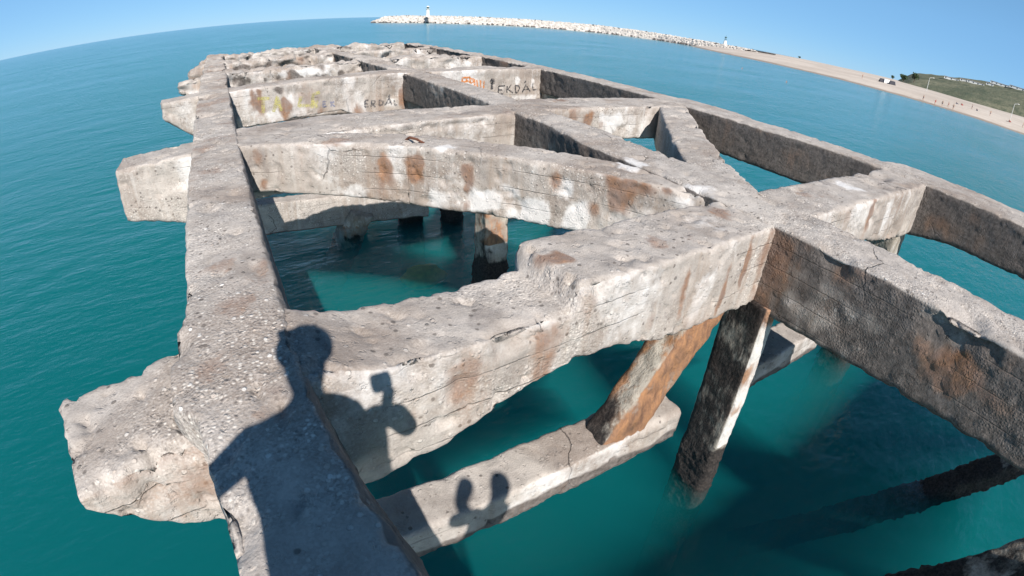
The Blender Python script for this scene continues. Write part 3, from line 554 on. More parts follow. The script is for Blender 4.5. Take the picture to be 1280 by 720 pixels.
# graffiti: thin paint strokes that follow the rough wall --------------------
def graffiti(strokes, wall, width, mat, label, jit=.0):
    me = wall.data; bvh = BVHTree.FromPolygons([v.co.copy() for v in me.vertices], [tuple(p.vertices) for p in me.polygons])
    bm = bmesh.new()
    for line in strokes:
        P = [W3(*p) for p in line]
        pts = []
        for a, b in zip(P, P[1:]):
            k = max(2, int((b - a).length / .02))
            pts += [a.lerp(b, i / k) for i in range(k)]
        pts.append(P[-1])
        prev = None
        for i, p in enumerate(pts):
            q = pts[min(i + 1, len(pts) - 1)] - pts[max(i - 1, 0)]; q.y = 0
            if q.length < 1e-6: q = Vector((1, 0, 0))
            nrm = Vector((-q.z, 0, q.x)).normalized() * width * (.42 + .16 * random.random())
            row = []
            for sg in (-1, 0, 1):
                o = p + nrm * sg; hit = bvh.ray_cast(Vector((o.x, o.y - 1.0, o.z)), Vector((0, 1, 0)))
                loc = hit[0] if hit[0] is not None else o
                row.append(bm.verts.new((o.x, loc.y - .006, o.z)))
            if prev:
                for j in range(2): bm.faces.new((prev[j], prev[j + 1], row[j + 1], row[j]))
            prev = row
    o = obj_bm('graffiti', bm, mat, wall); o['label'] = label
    return o
def paint(name, col, patchy=.35):
    m, t = newmat(name); p = t.pos(); n = t.noise(p, 22, 4, .7)
    b = t.bsdf(col, .8, .2); tr = t.add('ShaderNodeBsdfTransparent'); mx = t.add('ShaderNodeMixShader')
    t.put(mx.inputs[0], t.ramp(n, .62 - patchy * .32, .66, .85, .05)); t.l.new(tr.outputs[0], mx.inputs[1]); t.l.new(b, mx.inputs[2])
    t.out(mx.outputs[0]); return m
K_BLACK = paint('black_spray', (.05, .05, .055), .5); K_GREY = paint('worn_grey_spray', (.10, .10, .11), .8); K_BLUE = paint('faded_blue_spray', (.22, .23, .33), .7)
K_OR = paint('orange_spray', (.62, .22, .06), .5); K_YE = paint('yellow_spray', (.58, .53, .20), 1.05)
G_erdal_r = [[(a - .03, b, c + .045) for a, b, c in l] for l in G_erdal_r]; G_blot = [[(a - .03, b, c + .03) for a, b, c in l] for l in G_blot]
graffiti(G_erdal_r, C3R, .034, K_BLACK, 'black hand painted capital letters')
for q in G_blot: graffiti([q], C3R, .06, K_BLACK, 'stroke of a small black exclamation mark')
graffiti(G_orange, C3R, .04, K_OR, 'orange sprayed scribble')
graffiti(G_erdal_l, C3L, .034, K_GREY, 'worn grey capital letters')
graffiti(G_blue[:1], C3L, .03, K_BLUE, 'faded blue letter E'); graffiti(G_blue[1:], C3L, .03, K_BLUE, 'faded blue letter K')
graffiti(G_yellow, C3L, .06, K_YE, 'faded yellow sprayed letters')

# ------------------------------------------------------------------ sea
def sea_mat():
    m, t = newmat('sea_water')
    pa = t.pos((1.0, 2.6, 1), (0, 0, math.radians(-28)))
    h = t.math('MULTIPLY', t.noise(pa, 4.5, 4, .6, .3), .045)
    h = t.math('ADD', h, t.math('MULTIPLY', t.noise(t.pos((1, 2.2, 1), (0, 0, math.radians(-15)), (7, 3, 0)), 1.2, 3, .5), .12))
    h = t.math('ADD', h, t.math('MULTIPLY', t.noise(t.pos((1, 1.8, 1), (0, 0, math.radians(-40))), .3, 2, .5), .16))
    gust = t.ramp(t.noise(t.pos((1, 2.0, 1), (0, 0, math.radians(-25))), .045, 4, .6), .36, .64, .55, 1.3)
    nm = t.bump(t.math('MULTIPLY', h, gust), .52, 1.0)
    gl = t.add('ShaderNodeBsdfGlossy'); gl.inputs['Roughness'].default_value = .15; t.l.new(nm, gl.inputs['Normal'])
    gl.inputs['Color'].default_value = (1, 1, 1, 1)
    tr = t.add('ShaderNodeBsdfTransparent')
    fr = t.add('ShaderNodeFresnel'); fr.inputs['IOR'].default_value = 1.33; t.l.new(nm, fr.inputs['Normal'])
    fk = t.ramp(t.noise(t.pos((1, 3.2, 1), (0, 0, math.radians(-35))), 5.5, 5, .7, .5), .775, .80)
    fk = t.math('MULTIPLY', fk, t.ramp(t.noise(t.pos(), .35, 3, .5), .50, .62))
    gg = t.add('ShaderNodeNewGeometry')
    mx = t.add('ShaderNodeMixShader'); t.put(mx.inputs[0], t.math('MULTIPLY', t.math('MULTIPLY', fr.outputs[0], .85), t.math('SUBTRACT', 1.0, gg.outputs['Backfacing']))); t.l.new(tr.outputs[0], mx.inputs[1]); t.l.new(gl.outputs[0], mx.inputs[2])
    df = t.add('ShaderNodeBsdfDiffuse'); df.inputs['Color'].default_value = (.7, .75, .75, 1)
    m3 = t.add('ShaderNodeMixShader'); t.put(m3.inputs[0], t.math('MULTIPLY', fk, .55)); t.l.new(mx.outputs[0], m3.inputs[1]); t.l.new(df.outputs[0], m3.inputs[2]); mx = m3
    v = t.add('ShaderNodeVolumePrincipled'); v.inputs['Color'].default_value = SEA_COL; v.inputs['Density'].default_value = SEA_DEN
    v.inputs['Anisotropy'].default_value = 0.0
    t.out(mx.outputs[0], v.outputs[0]); return m
SEA_COL = (.012, .385, .405, 1); SEA_DEN = .8
bm = bmesh.new(); bm_box(bm, (0, 0, -15), (16000, 16000, 30))
sea = obj_bm('sea', bm, sea_mat()); tag(sea, kind='structure')
bm = bmesh.new(); bmesh.ops.create_grid(bm, x_segments=40, y_segments=40, size=60)
for v in bm.verts: v.co.z = -5.2 + random.uniform(-.15, .15)
bed = obj_bm('seabed', bm, simple('wet_sand', (.20, .17, .12), .9, .3, .8)); tag(bed, kind='structure')

# ------------------------------------------------------------------ land
def shore_x(y):                        # waterline of the beach
    return np.interp(y, [-900, -200, 0, 20, 60, 100, 125, 150, 180], [230, 205, 190, 178, 163, 166, 172, 188, 215])
def sand_mat():
    m, t = newmat('beach_sand'); p = t.pos()
    c = t.mix(t.ramp(t.noise(p, .05, 5, .6), .35, .65), (.44, .375, .32), (.55, .48, .415))
    c = t.mix(t.ramp(t.noise(p, .6, 4, .7), .52, .70, 0, .5), c, (.33, .28, .235))
    z = t.add('ShaderNodeSeparateXYZ'); t.l.new(p, z.inputs[0])
    c = t.mix(t.ramp(t.math('ADD', z.outputs[2], t.math('MULTIPLY', t.noise(p, .15, 3), .5)), .75, .50), c, (.27, .225, .185))
    t.out(t.bsdf(c, .9, .2)); return m
M_SAND = sand_mat()
ys = np.concatenate([np.linspace(-900, -120, 20), np.linspace(-100, 180, 57)])
prof = [(-14, -1.6), (-5, -.6), (0, .02), (6, .7), (18, 1.5), (45, 2.5), (80, 3.1), (120, 3.4), (200, 3.6), (420, 4.0), (900, 6)]
V = []; 
for y in ys:
    x0 = shore_x(y); lift = np.interp(y, [-900, 0, 25, 60, 120, 180], [4, 3.2, 2.6, .9, .2, 0])
    for (dx, z) in prof:
        f = np.clip((dx - 40) / 100, 0, 1)
        V.append((x0 + dx, y + dx * (.25 if y > 100 else 0), z + lift * f + .15 * perlin(np.array([[x0 + dx, y, 3.]]) * .05)[0]))
V = np.array(V); n, m = len(ys), len(prof); idx = np.arange(n * m).reshape(n, m)
F = np.stack([idx[:-1, :-1], idx[:-1, 1:], idx[1:, 1:], idx[1:, :-1]], 2).reshape(-1, 4).tolist()
beach = mesh_np('beach', V, F, M_SAND); tag(beach, kind='structure')
bvh_land = BVHTree.FromPolygons([Vector(v) for v in V], F)
def ground(x, y):
    h = bvh_land.ray_cast(Vector((x, y, 80)), Vector((0, 0, -1)))
    return h[0].z if h[0] is not None else 3.0
def azp(az, d): return d * math.sin(math.radians(az)), d * math.cos(math.radians(az))

# green hill beyond the beach
def hill_mat():
    m, t = newmat('scrub_hillside'); p = t.pos()
    n = t.noise(p, .02, 6, .65); n2 = t.noise(p, .12, 5, .7)
    c = t.mix(t.ramp(n, .38, .6), (.105, .115, .08), (.185, .18, .125))
    c = t.mix(t.ramp(n2, .45, .65, 0, .7), c, (.06, .08, .055))
    t.out(t.bsdf(c, .95, .1, t.bump(n2, 1, 2.0))); return m
gx = np.linspace(-192, 420, 72); gy = np.linspace(-260, 260, 53); V = []
cx0, cy0 = azp(83, 820)
for u in gx:
    for v in gy:
        x = cx0 + v; y = x / math.tan(math.radians(71.0)) - (u + 192)
        e = np.clip(1 - (v / 255) ** 2, 0, 1); left = np.clip((u + 192) / 22, 0, 1) ** .7
        ridge = np.interp(u, [-192, -170, -150, -100, -40, 20, 100, 200, 420], [9, 17, 21, 29, 36, 40, 42, 42, 34])
        V.append((x, y, 2 * left + ridge * e ** .6 * left * (1 + .10 * perlin(np.array([[x, y, 0.]]) * .018)[0]) + 1.2 * perlin(np.array([[x, y, 5.]]) * .09)[0]))
V = np.array(V); n, m = len(gx), len(gy); idx = np.arange(n * m).reshape(n, m)
F = np.stack([idx[:-1, :-1], idx[:-1, 1:], idx[1:, 1:], idx[1:, :-1]], 2).reshape(-1, 4).tolist()
hill = mesh_np('hill', V, F, hill_mat()); tag(hill, kind='structure')
bvh_hill = BVHTree.FromPolygons([Vector(v) for v in V], F)
def hill_z(x, y):
    h = bvh_hill.ray_cast(Vector((x, y, 200)), Vector((0, 0, -1))); return h[0].z if h[0] is not None else 3

# white houses on the hill
M_WHITE = simple('white_render', (.74, .73, .70), .8, .06, .5); M_TILE = simple('pale_roof', (.52, .42, .36), .9, .15, 1)
M_GLASS = simple('dark_window', (.04, .05, .06), .2, .1, 1)
for k, (az, d, w) in enumerate(((76.3, 690, 17), (77.5, 700, 10), (78.6, 690, 20), (79.9, 720, 9), (80.9, 735, 26), (82.4, 725, 18))):
    x, y = azp(az, d); z = hill_z(x, y) - .6
    lab = ('long low white house, leftmost on the green hill', 'small white house right of the leftmost hill house', 'wide white house on the middle of the green slope',
           'smallest white house on the hill, between two wide ones', 'longest white house high on the green hill', 'white house farthest right on the green hill')[k]
    t = thing('hill_house', lab, 'house', (x, y, z), 'white houses on the green hill'); t.rotation_euler.z = math.radians(-az)
    bm = bmesh.new(); bm_box(bm, (0, 0, 1.4), (w, 7, 2.8)); obj_bm('wall', bm, M_WHITE, t)
    bm = bmesh.new(); bm_box(bm, (0, 0, 2.95), (w + .8, 7.8, .3)); obj_bm('roof', bm, M_TILE, t)
    for i in range(max(2, int(w / 5))):
        bm = bmesh.new(); bm_box(bm, (-w / 2 + 2 + i * (w - 4) / max(1, int(w / 5) - 1), -3.52, 1.5), (1.3, .1, 1.2)); obj_bm('window', bm, M_GLASS, t)

# bushes
def leaf_clump(bm, c, r, n, sz, flat=.7):
    for _ in range(n):
        while True:
            p = Vector((random.uniform(-1, 1), random.uniform(-1, 1), random.uniform(-1, 1)))
            if .25 < p.length < 1: break
        p = Vector(c) + Vector((p.x * r, p.y * r, p.z * r * flat))
        q = Vector((random.gauss(0, 1), random.gauss(0, 1), random.gauss(0, 1) + .5)).normalized().to_track_quat('Z', 'Y').to_matrix()
        s = sz * random.uniform(.6, 1.3)
        bm.faces.new([bm.verts.new(p + q @ Vector(v) * s) for v in ((-1, -.6, 0), (1, -.6, 0), (.7, .8, 0), (-.7, .8, 0))])
M_LEAF = simple('dark_leaf', (.06, .09, .045), .8, .35, .4); M_BARK = simple('bark', (.14, .10, .07), .9, .2, 3)
for az, d, h, lab in ((70.8, 420, 3.6, 'small dark tree alone left of the green hill'), (71.9, 600, 11, 'dark leafy tree at the left end of the green hill, left of two'), (72.9, 610, 12, 'dark leafy tree at the left end of the green hill, right of two'), (61.3, 330, 2.3, 'lone dark bush on the sand crest right of the jetty beacon')):
    x, y = azp(az, d); z = (hill_z(x, y) if d > 500 else ground(x, y)) - .3
    t = thing('tree' if h > 3 else 'bush', lab, 'tree' if h > 3 else 'bush', (x, y, z))
    bm = bmesh.new(); bm_cone(bm, (0, 0, 0), (0, 0, h * .5), .06 * h * .5, .03 * h * .5, 8)
    for a in range(4): bm_cone(bm, (0, 0, h * .3), (math.cos(a * 1.6) * h * .22, math.sin(a * 1.6) * h * .22, h * .62), .02 * h, .008 * h, 6)
    obj_bm('trunk', bm, M_BARK, t)
    bm = bmesh.new()
    for _ in range(7): leaf_clump(bm, (random.uniform(-.2, .2) * h, random.uniform(-.2, .2) * h, h * random.uniform(.45, .8)), h * .24, 60, h * .05)
    obj_bm('crown', bm, M_LEAF, t)

# street lamps along the beach road
M_POLE = simple('grey_pole', (.62, .62, .60), .5, .1, 2, spec=.5)
for az, d, h, lab in ((74.3, 240, 5.6, 'street lamp on the sand crest in front of the hill, left of the two'), (82.6, 225, 5.6, 'street lamp at the right edge of the beach, before the hill')):
    x, y = azp(az, d); z = ground(x, y)
    t = thing('street_lamp', lab, 'street lamp', (x, y, z), 'street lamps behind the beach')
    bm = bmesh.new(); bm_cone(bm, (0, 0, 0), (0, 0, h), .12, .07, 8); obj_bm('pole', bm, M_POLE, t)
    bm = bmesh.new(); bm_cone(bm, (0, 0, h), (.9, -.9, h + .35), .06, .05, 6); obj_bm('arm', bm, M_POLE, t)
    bm = bmesh.new(); bm_box(bm, (1.15, -1.15, h + .38), (.8, .4, .16), Matrix.Rotation(-math.pi / 4, 3, 'Z')); obj_bm('lamp_head', bm, M_POLE, t)

# breakwater with rock armour
BW = [(100, 348), (112, 338), (140, 318), (190, 300), (230, 270), (243, 225), (228, 180), (225, 150)]
cum = np.concatenate([[0], np.cumsum([math.dist(a, b) for a, b in zip(BW, BW[1:])])])
def bw_at(s): return np.array([np.interp(s, cum, [p[k] for p in BW]) for k in (0, 1)])
bwt = thing('breakwater', 'long pale rock breakwater curving out from the beach to the white lighthouse', 'breakwater', (140, 318, 0))
M_ROCK = simple('armour_rock', (.49, .455, .42), .9, .3, .5, .05); M_WETROCK = simple('wet_rock', (.10, .09, .085), .6, .3, .5)
Vc = []; ss = np.linspace(0, cum[-1], 60)
for s in ss:
    p = bw_at(s); t_ = bw_at(min(s + 2, cum[-1])) - bw_at(max(s - 2, 0)); t_ /= np.linalg.norm(t_) + 1e-9; nn = np.array([t_[1], -t_[0]])
    hgt = np.interp(s, [0, 8, 20, cum[-1] * .55, cum[-1] * .8, cum[-1]], [.4, 3.6, 4.2, 4.4, 3.2, 3.0])
    for (o, z) in ((-11, -2), (-4, hgt), (4, hgt), (11, -2)): Vc.append((p[0] + nn[0] * o - 140, p[1] + nn[1] * o - 318, z))
idx = np.arange(len(ss) * 4).reshape(len(ss), 4)
F = np.stack([idx[:-1, :-1], idx[1:, :-1], idx[1:, 1:], idx[:-1, 1:]], 2).reshape(-1, 4).tolist()
mesh_np('core', np.array(Vc), F, M_ROCK, bwt, False)
tmpl = []
for k in range(8):
    b = bmesh.new(); bmesh.ops.create_icosphere(b, subdivisions=1, radius=1)
    for v in b.verts: v.co *= random.uniform(.72, 1.2)
    b.verts.ensure_lookup_table(); tmpl.append((np.array([v.co[:] for v in b.verts]), [[v.index for v in f.verts] for f in b.faces])); b.free()
def rocks(n, lo, hi, zr, mat, name, head):
    VV = []; FF = []; base = 0
    for _ in range(n):
        s = random.random() * cum[-1] if random.random() > head else random.random() * 14
        p = bw_at(s); t_ = bw_at(min(s + 2, cum[-1])) - bw_at(max(s - 2, 0)); t_ /= np.linalg.norm(t_) + 1e-9; nn = np.array([t_[1], -t_[0]])
        hgt = np.interp(s, [0, 8, 20, cum[-1] * .55, cum[-1] * .8, cum[-1]], [.4, 3.6, 4.2, 4.4, 3.2, 3.0])
        f = random.random() ** .8
        z = zr[0] + (min(zr[1], 1) * hgt - zr[0]) * f if zr[1] <= 1 else random.uniform(zr[0], zr[1] - 1)
        o = (11 - 7 * np.clip((z + 2) / (hgt + 2), 0, 1)) * random.choice((-1, -1, 1)) * (1 if random.random() > .25 else random.random())
        if abs(o) < 4: z = hgt
        vs, fs = tmpl[random.randrange(8)]; r = random.uniform(lo, hi)
        R = np.array(Matrix.Rotation(random.uniform(0, 6.3), 3, Vector((random.gauss(0, 1), random.gauss(0, 1), random.gauss(0, 1))).normalized()))
        VV.append((vs * np.array([1, .8, .7])) @ R.T * r + np.array([p[0] + nn[0] * o - 140, p[1] + nn[1] * o - 318, z]))
        FF += [[i + base for i in f_] for f_ in fs]; base += len(vs)
    o = mesh_np(name, np.concatenate(VV), FF, mat, bwt, False); o['kind'] = 'stuff'; return o
rocks(5200, .45, 1.05, (.3, 1), M_ROCK, 'rock_armour', .05)
rocks(900, .6, 1.1, (-.3, 1.45), M_WETROCK, 'wet_rock_armour', .12)

def lathe(name, prof_, mat, parent, n=20):
    bm = bmesh.new(); rings = []
    for r, z in prof_: rings.append([bm.verts.new((r * math.cos(2 * math.pi * i / n), r * math.sin(2 * math.pi * i / n), z)) for i in range(n)])
    for a, b in zip(rings, rings[1:]):
        for i in range(n): bm.faces.new((a[i], a[(i + 1) % n], b[(i + 1) % n], b[i]))
    bm.faces.new(rings[-1]); bm.faces.new(rings[0][::-1])
    return obj_bm(name, bm, mat, parent, False)
M_LANT = simple('green_lantern', (.05, .10, .09), .4, .2, 3); M_DARKST = simple('dark_stone', (.09, .085, .08), .9, .3, .6)
lx, ly = azp(21.7, 337)
t = thing('lighthouse', 'small white lighthouse at the seaward end of the rock breakwater', 'lighthouse', (lx, ly, 4.0))
lathe('tower', [(1.55, 0), (1.5, .6), (1.15, .65), (1.0, 4.6), (1.5, 4.8), (1.5, 5.0)], M_WHITE, t)
lathe('lantern', [(.75, 5.0), (.75, 6.1), (.2, 6.5)], M_LANT, t); lathe('lantern_roof', [(1.15, 6.1), (1.1, 6.25), (.1, 7.0)], M_POLE, t)
lx, ly = azp(53.5, 290)
t = thing('harbour_beacon', 'white beacon tower with dark skeleton top at the root of the breakwater', 'beacon', (lx, ly, 3.4))
lathe('tower', [(1.1, 0), (1.0, .3), (.7, 2.2)], M_WHITE, t)
bm = bmesh.new()
for a in range(4): bm_cone(bm, (.45 * math.cos(a * 1.57), .45 * math.sin(a * 1.57), 2.2), (.25 * math.cos(a * 1.57), .25 * math.sin(a * 1.57), 3.8), .08, .06, 6)
bm_box(bm, (0, 0, 3.0), (1.2, 1.2, .14)); bm_box(bm, (0, 0, 3.95), (.9, .9, .5)); bm_cone(bm, (0, 0, 4.2), (0, 0, 5.1), .1, .04, 6)
obj_bm('top_frame', bm, M_LANT, t)
# low dark quay wall below the beacon
bm = bmesh.new(); a = Vector((*azp(52.2, 285), 0)); b = Vector((*azp(58.8, 272), 0)); d = b - a
ang = math.atan2(d.y, d.x); R = Matrix.Rotation(ang, 3, 'Z')
bm_box(bm, (0, 0, 1.4), (d.length, 2.0, 4.2)); 
q = obj_bm('quay_wall', bm, M_DARKST); q.location = (a + b) / 2 + Vector((0, 0, .0)); q.rotation_euler.z = ang
tag(q, 'low dark stone quay wall running right from the white beacon', 'wall')

# ------------------------------------------------------------------ people
def skin_body(name, joints, edges, radii, mat, parent=None, sub=1, loc=(0, 0, 0)):
    me = bpy.data.meshes.new(name); me.from_pydata(joints, edges, []); me.update()
    o = bpy.data.objects.new(name, me); COL.objects.link(o); o.location = loc
    md = o.modifiers.new('skin', 'SKIN')
    for i, r in enumerate(radii): 
        me.skin_vertices[0].data[i].radius = r if isinstance(r, tuple) else (r, r)
    me.skin_vertices[0].data[0].use_root = True
    md.use_smooth_shade = True
    s = o.modifiers.new('sub', 'SUBSURF'); s.levels = sub; s.render_levels = sub
    if parent: o.parent = parent
    me.materials.append(mat)
    return o
M_SKIN = simple('sun_tanned_skin', (.42, .25, .17), .6, .08, 8); M_CLOTH = simple('navy_cloth', (.05, .07, .13), .9, .15, 30); M_RED = simple('red_cloth', (.42, .07, .06), .9, .15, 20)
M_CAP = simple('black_cap', (.03, .03, .035), .8, .1, 20); M_TOWEL = simple('white_towel', (.7, .7, .68), .9, .08, 5)
def dress(body, name, lo, hi, mat, grow):
    """a garment: the slice lo..hi of the evaluated body, grown outwards, as a child mesh"""
    bpy.context.view_layer.update()
    ev = body.evaluated_get(bpy.context.evaluated_depsgraph_get()); me = bpy.data.meshes.new_from_object(ev)
    bm = bmesh.new(); bm.from_mesh(me)
    bmesh.ops.delete(bm, geom=[f for f in bm.faces if not all(lo <= v.co.z <= hi and abs(v.co.x) < .3 for v in f.verts)], context='FACES')
    bm.normal_update()
    for v in bm.verts: v.co += v.normal * grow
    me.materials.clear()
    return obj_bm(name, bm, mat, body, True)

# bathers on the beach, a few pixels tall each
def standing(step=.12, arm=.1, lean=0.0, bend=0.0):
    J = [(0, 0, .92), (0, lean, 1.16), (0, lean * 1.4, 1.40), (0, lean * 1.6, 1.52), (0, lean * 1.7 - .01, 1.60), (0, lean * 1.7 - .01, 1.71),
         (-.10, 0, .88), (-.11, -step, .48), (-.11, -step * .8, .06), (-.11, -step * .8 - .16, .03), (.10, 0, .88), (.11, step, .48), (.11, step * 1.4, .06), (.11, step * 1.4 - .16, .03),
         (-.20, lean * 1.4, 1.38), (-.24 - arm, lean, 1.10), (-.25 - arm, lean - .1, .84), (.20, lean * 1.4, 1.38), (.24 + arm, lean, 1.10), (.25 + arm, lean - .12 - bend, .86 + bend)]
    E = [(0, 1), (1, 2), (2, 3), (3, 4), (4, 5), (0, 6), (6, 7), (7, 8), (8, 9), (0, 10), (10, 11), (11, 12), (12, 13), (2, 14), (14, 15), (15, 16), (2, 17), (17, 18), (18, 19)]
    R = [(.14, .10), (.125, .09), (.15, .10), .055, .085, .07, .085, .06, .042, .035, .085, .06, .042, .035, .055, .042, .03, .055, .042, .03]
    return J, E, R
def sitting():
    J = [(0, 0, .14), (0, .08, .40), (0, .10, .62), (0, .08, .74), (0, .06, .82), (0, .06, .92), (-.10, -.05, .14), (-.12, -.42, .42), (-.12, -.62, .05), (.10, -.05, .14), (.12, -.42, .40), (.12, -.66, .05),
         (-.19, .1, .60), (-.24, -.1, .40), (-.16, -.36, .40), (.19, .1, .60), (.26, .2, .34), (.28, .28, .06)]
    E = [(0, 1), (1, 2), (2, 3), (3, 4), (4, 5), (0, 6), (6, 7), (7, 8), (0, 9), (9, 10), (10, 11), (2, 12), (12, 13), (13, 14), (2, 15), (15, 16), (16, 17)]
    R = [(.14, .11), (.125, .09), (.15, .10), .055, .085, .07, .09, .06, .04, .09, .06, .04, .055, .042, .03, .055, .042, .03]
    return J, E, R
BATH = [(67.9, 205, 0, 'person standing alone at the water edge, farthest up the beach', M_CLOTH, 0),
        (74.2, 178, 0, 'leftmost of the bathers wading at the water edge', M_CLOTH, 40), (75.4, 176, 1, 'second bather from the left wading at the water edge', M_RED, 160),
        (76.1, 178, 0, 'third bather from the left wading at the water edge', M_CLOTH, 250), (76.7, 180, 1, 'fourth bather from the left, arm held out, at the water edge', M_RED, 20),
        (77.2, 178, 0, 'rightmost of the bathers wading at the water edge', M_CLOTH, 90),
        (77.4, 205, 2, 'leftmost person sitting in the group on the sand', M_CLOTH, 10), (77.9, 207, 2, 'person sitting in the middle of the group on the sand', M_RED, 60),
        (78.9, 205, 0, 'person standing beside the sitting group on the sand', M_CLOTH, 200), (79.4, 203, 2, 'rightmost person sitting in the group on the sand', M_CLOTH, 300),
        (80.7, 200, 1, 'person walking over the sand right of the group', M_CLOTH, 120), (82.6, 202, 2, 'person sitting alone on a dark mat near the right edge', M_RED, 30),
        (83.9, 198, 0, 'person standing at the far right edge of the beach', M_CLOTH, 0)]
for az, d, k, lab, mt, rz in BATH:
    x, y = azp(az, d); z = max(ground(x, y), -.1)
    J, E, R = (standing(), standing(.2, .16, .05, .35), sitting())[k]
    o = skin_body('person', J, E, R, M_SKIN, loc=(x, y, z)); tag(o, lab, 'person', 'people on the beach'); o.rotation_euler.z = math.radians(rz)
    dress(o, 'swimwear', .70 if k < 2 else .08, (1.0 if mt is M_CLOTH else 1.38) if k < 2 else .62, mt, .012)
# dark sun shades and mats
M_SHADE = simple('dark_shade_cloth', (.05, .05, .06), .9, .2, 3); M_LIGHTC = simple('white_shade_cloth', (.72, .72, .70), .9, .05, 3)
for az, d, lab, mt in ((69.9, 212, 'dark beach tent, left of two on the far sand', M_SHADE), (70.35, 212, 'white beach tent between the two dark ones on the far sand', M_LIGHTC), (70.9, 211, 'dark beach tent, right of two on the far sand', M_SHADE)):
    x, y = azp(az, d); z = ground(x, y)
    t = thing('beach_tent', lab, 'tent', (x, y, z), 'beach tents on the far sand'); t.rotation_euler.z = math.radians(-az + 20)
    bm = bmesh.new()
    a, b, c2, d2, e, f = [bm.verts.new(v) for v in ((-1.2, -.9, 0), (1.2, -.9, 0), (1.2, .9, 0), (-1.2, .9, 0), (-1.0, 0, 1.35), (1.0, 0, 1.35))]
    for q in ((a, b, f, e), (c2, d2, e, f), (d2, a, e), (b, c2, f), (d2, c2, b, a)): bm.faces.new(q)
    obj_bm('canopy', bm, mt, t)
    for sx in (-1.02, 1.02):
        bm = bmesh.new(); bm_cone(bm, (sx, 0, 0), (sx, 0, 1.45), .03, .03, 6); obj_bm('pole', bm, M_POLE, t)
x, y = azp(82.5, 203); bm = bmesh.new(); bm_box(bm, (0, 0, .04), (2.2, 1.3, .06)); bmesh.ops.bevel(bm, geom=bm.edges[:], offset=.02, segments=1)
q = obj_bm('beach_mat', bm, M_SHADE); q.location = (x, y, ground(x, y)); tag(q, 'dark mat on the sand under the lone sitting person', 'mat')
# swimmers' heads
for az, d, lab in ((55.7, 99, 'dark swimmer splashing in open water, left of two'), (60.5, 82, 'swimmer farther right in the open water')):
    x, y = azp(az, d); J, E, R = standing(.1, .3)
    o = skin_body('person', [(a, b + .0, c - 1.50) for a, b, c in J], E, R, M_SKIN, loc=(x, y, 0)); tag(o, lab, 'person', 'swimmers in the open water')
    dress(o, 'swimwear', -.80, -.50, M_CLOTH, .012)

# the photographer and a companion, standing on the left beam behind the lens; their shadows fall into the picture
Dx, Dy = .273, 1.141
def hs(x, y, a): return (x * S, y * S, (a - 1 + ZW) * S)     # a: height above the deck in h
fx, fy = -.17, -.34
J = [(-.235, -.33, .82), (-.255, -.31, .98), (-.29, -.27, 1.12), (-.29, -.285, 1.27), (-.30, -.275, 1.39), (-.305, -.262, 1.49),
     (-.30, -.34, .76), (-.29, -.36, .42), (-.27, -.36, .06), (-.28, -.25, .03), (-.15, -.34, .76), (-.06, -.35, .44), (-.02, -.40, .06), (-.01, -.29, .03),
     (-.435, -.235, 1.10), (-.51, -.09, .88), (-.47, -.01, .68), (-.46, .01, .62),
     (-.165, -.20, 1.09), (-.12, -.39, .90), (-.096, -.233, 1.06), (.018, -.125, .93), (.075, -.085, .80)]
J = [(a * S, b * S, c * S) for a, b, c in J]
E = [(0, 1), (1, 2), (2, 3), (3, 4), (4, 5), (0, 6), (6, 7), (7, 8), (8, 9), (0, 10), (10, 11), (11, 12), (12, 13), (2, 14), (14, 15), (15, 16), (16, 17), (2, 18), (18, 19), (19, 20), (20, 21), (21, 22)]
R = [(.175, .12), (.155, .11), (.145, .095), .042, .086, .082, .09, .062, .045, .04, .09, .062, .045, .04, .068, .05, .035, .03, .07, .075, .052, .040, .030]
deck = (0, 0, (ZW - 1) * S + .01)
o = skin_body('person', J, E, R, M_SKIN, loc=deck, sub=2); tag(o, 'person in a cap on the left beam holding a small camera, standing behind the viewpoint', 'person')
dress(o, 'shorts', .55, 1.05, M_CLOTH, .02)
bm = bmesh.new(); bm_ball(bm, (-.303 * S, -.265 * S, 1.465 * S), .108, 3, (1, 1.05, .9)); bm_box(bm, (-.303 * S, -.17 * S, 1.45 * S), (.15, .10, .02)); obj_bm('cap', bm, M_CAP, o, True)
bm = bmesh.new(); bm_box(bm, (.002, -.05, ZW * S + .04), (.075, .045, .06)); bmesh.ops.bevel(bm, geom=bm.edges[:], offset=.006, segments=2)
bm_box(bm, (.012, -.085, ZW * S - .02), (.035, .035, .10), Matrix.Rotation(.2, 3, 'Y'))
q = obj_bm('action_camera', bm, M_CAP); tag(q, 'small black action camera on a short grip held by the person in a cap', 'camera')
px, py = .095, -1.35
J, E, R = standing(.05, .05)
J = [(a * .92, b * .92, c * .92) for a, b, c in J]; R = [tuple(q * .8 for q in r) if isinstance(r, tuple) else r * .8 for r in R]
J[1] = (.05, .02, 1.02); J[2] = (.13, .03, 1.18); J[3] = (.17, .03, 1.27); J[4] = (.21, .03, 1.35); J[5] = (.23, .03, 1.43)
J[14] = (.02, .03, 1.17); J[15] = (-.06, .05, 1.32); J[16] = (.035, .03, 1.47); R[16] = .06; R[15] = .04
J[17] = (.22, .04, 1.15); J[18] = (.16, .22, 1.03); J[19] = (-.03, .42, .90); R[18] = .035; R[19] = .035
px = .065
o = skin_body('person', J, E, R, M_SKIN, loc=(px * S, py * S, (ZW - 1) * S + .01), sub=2); tag(o, 'second person on the left beam behind the viewpoint, one arm raised to the head', 'person')
dress(o, 'shorts', .45, 1.0, M_RED, .02)

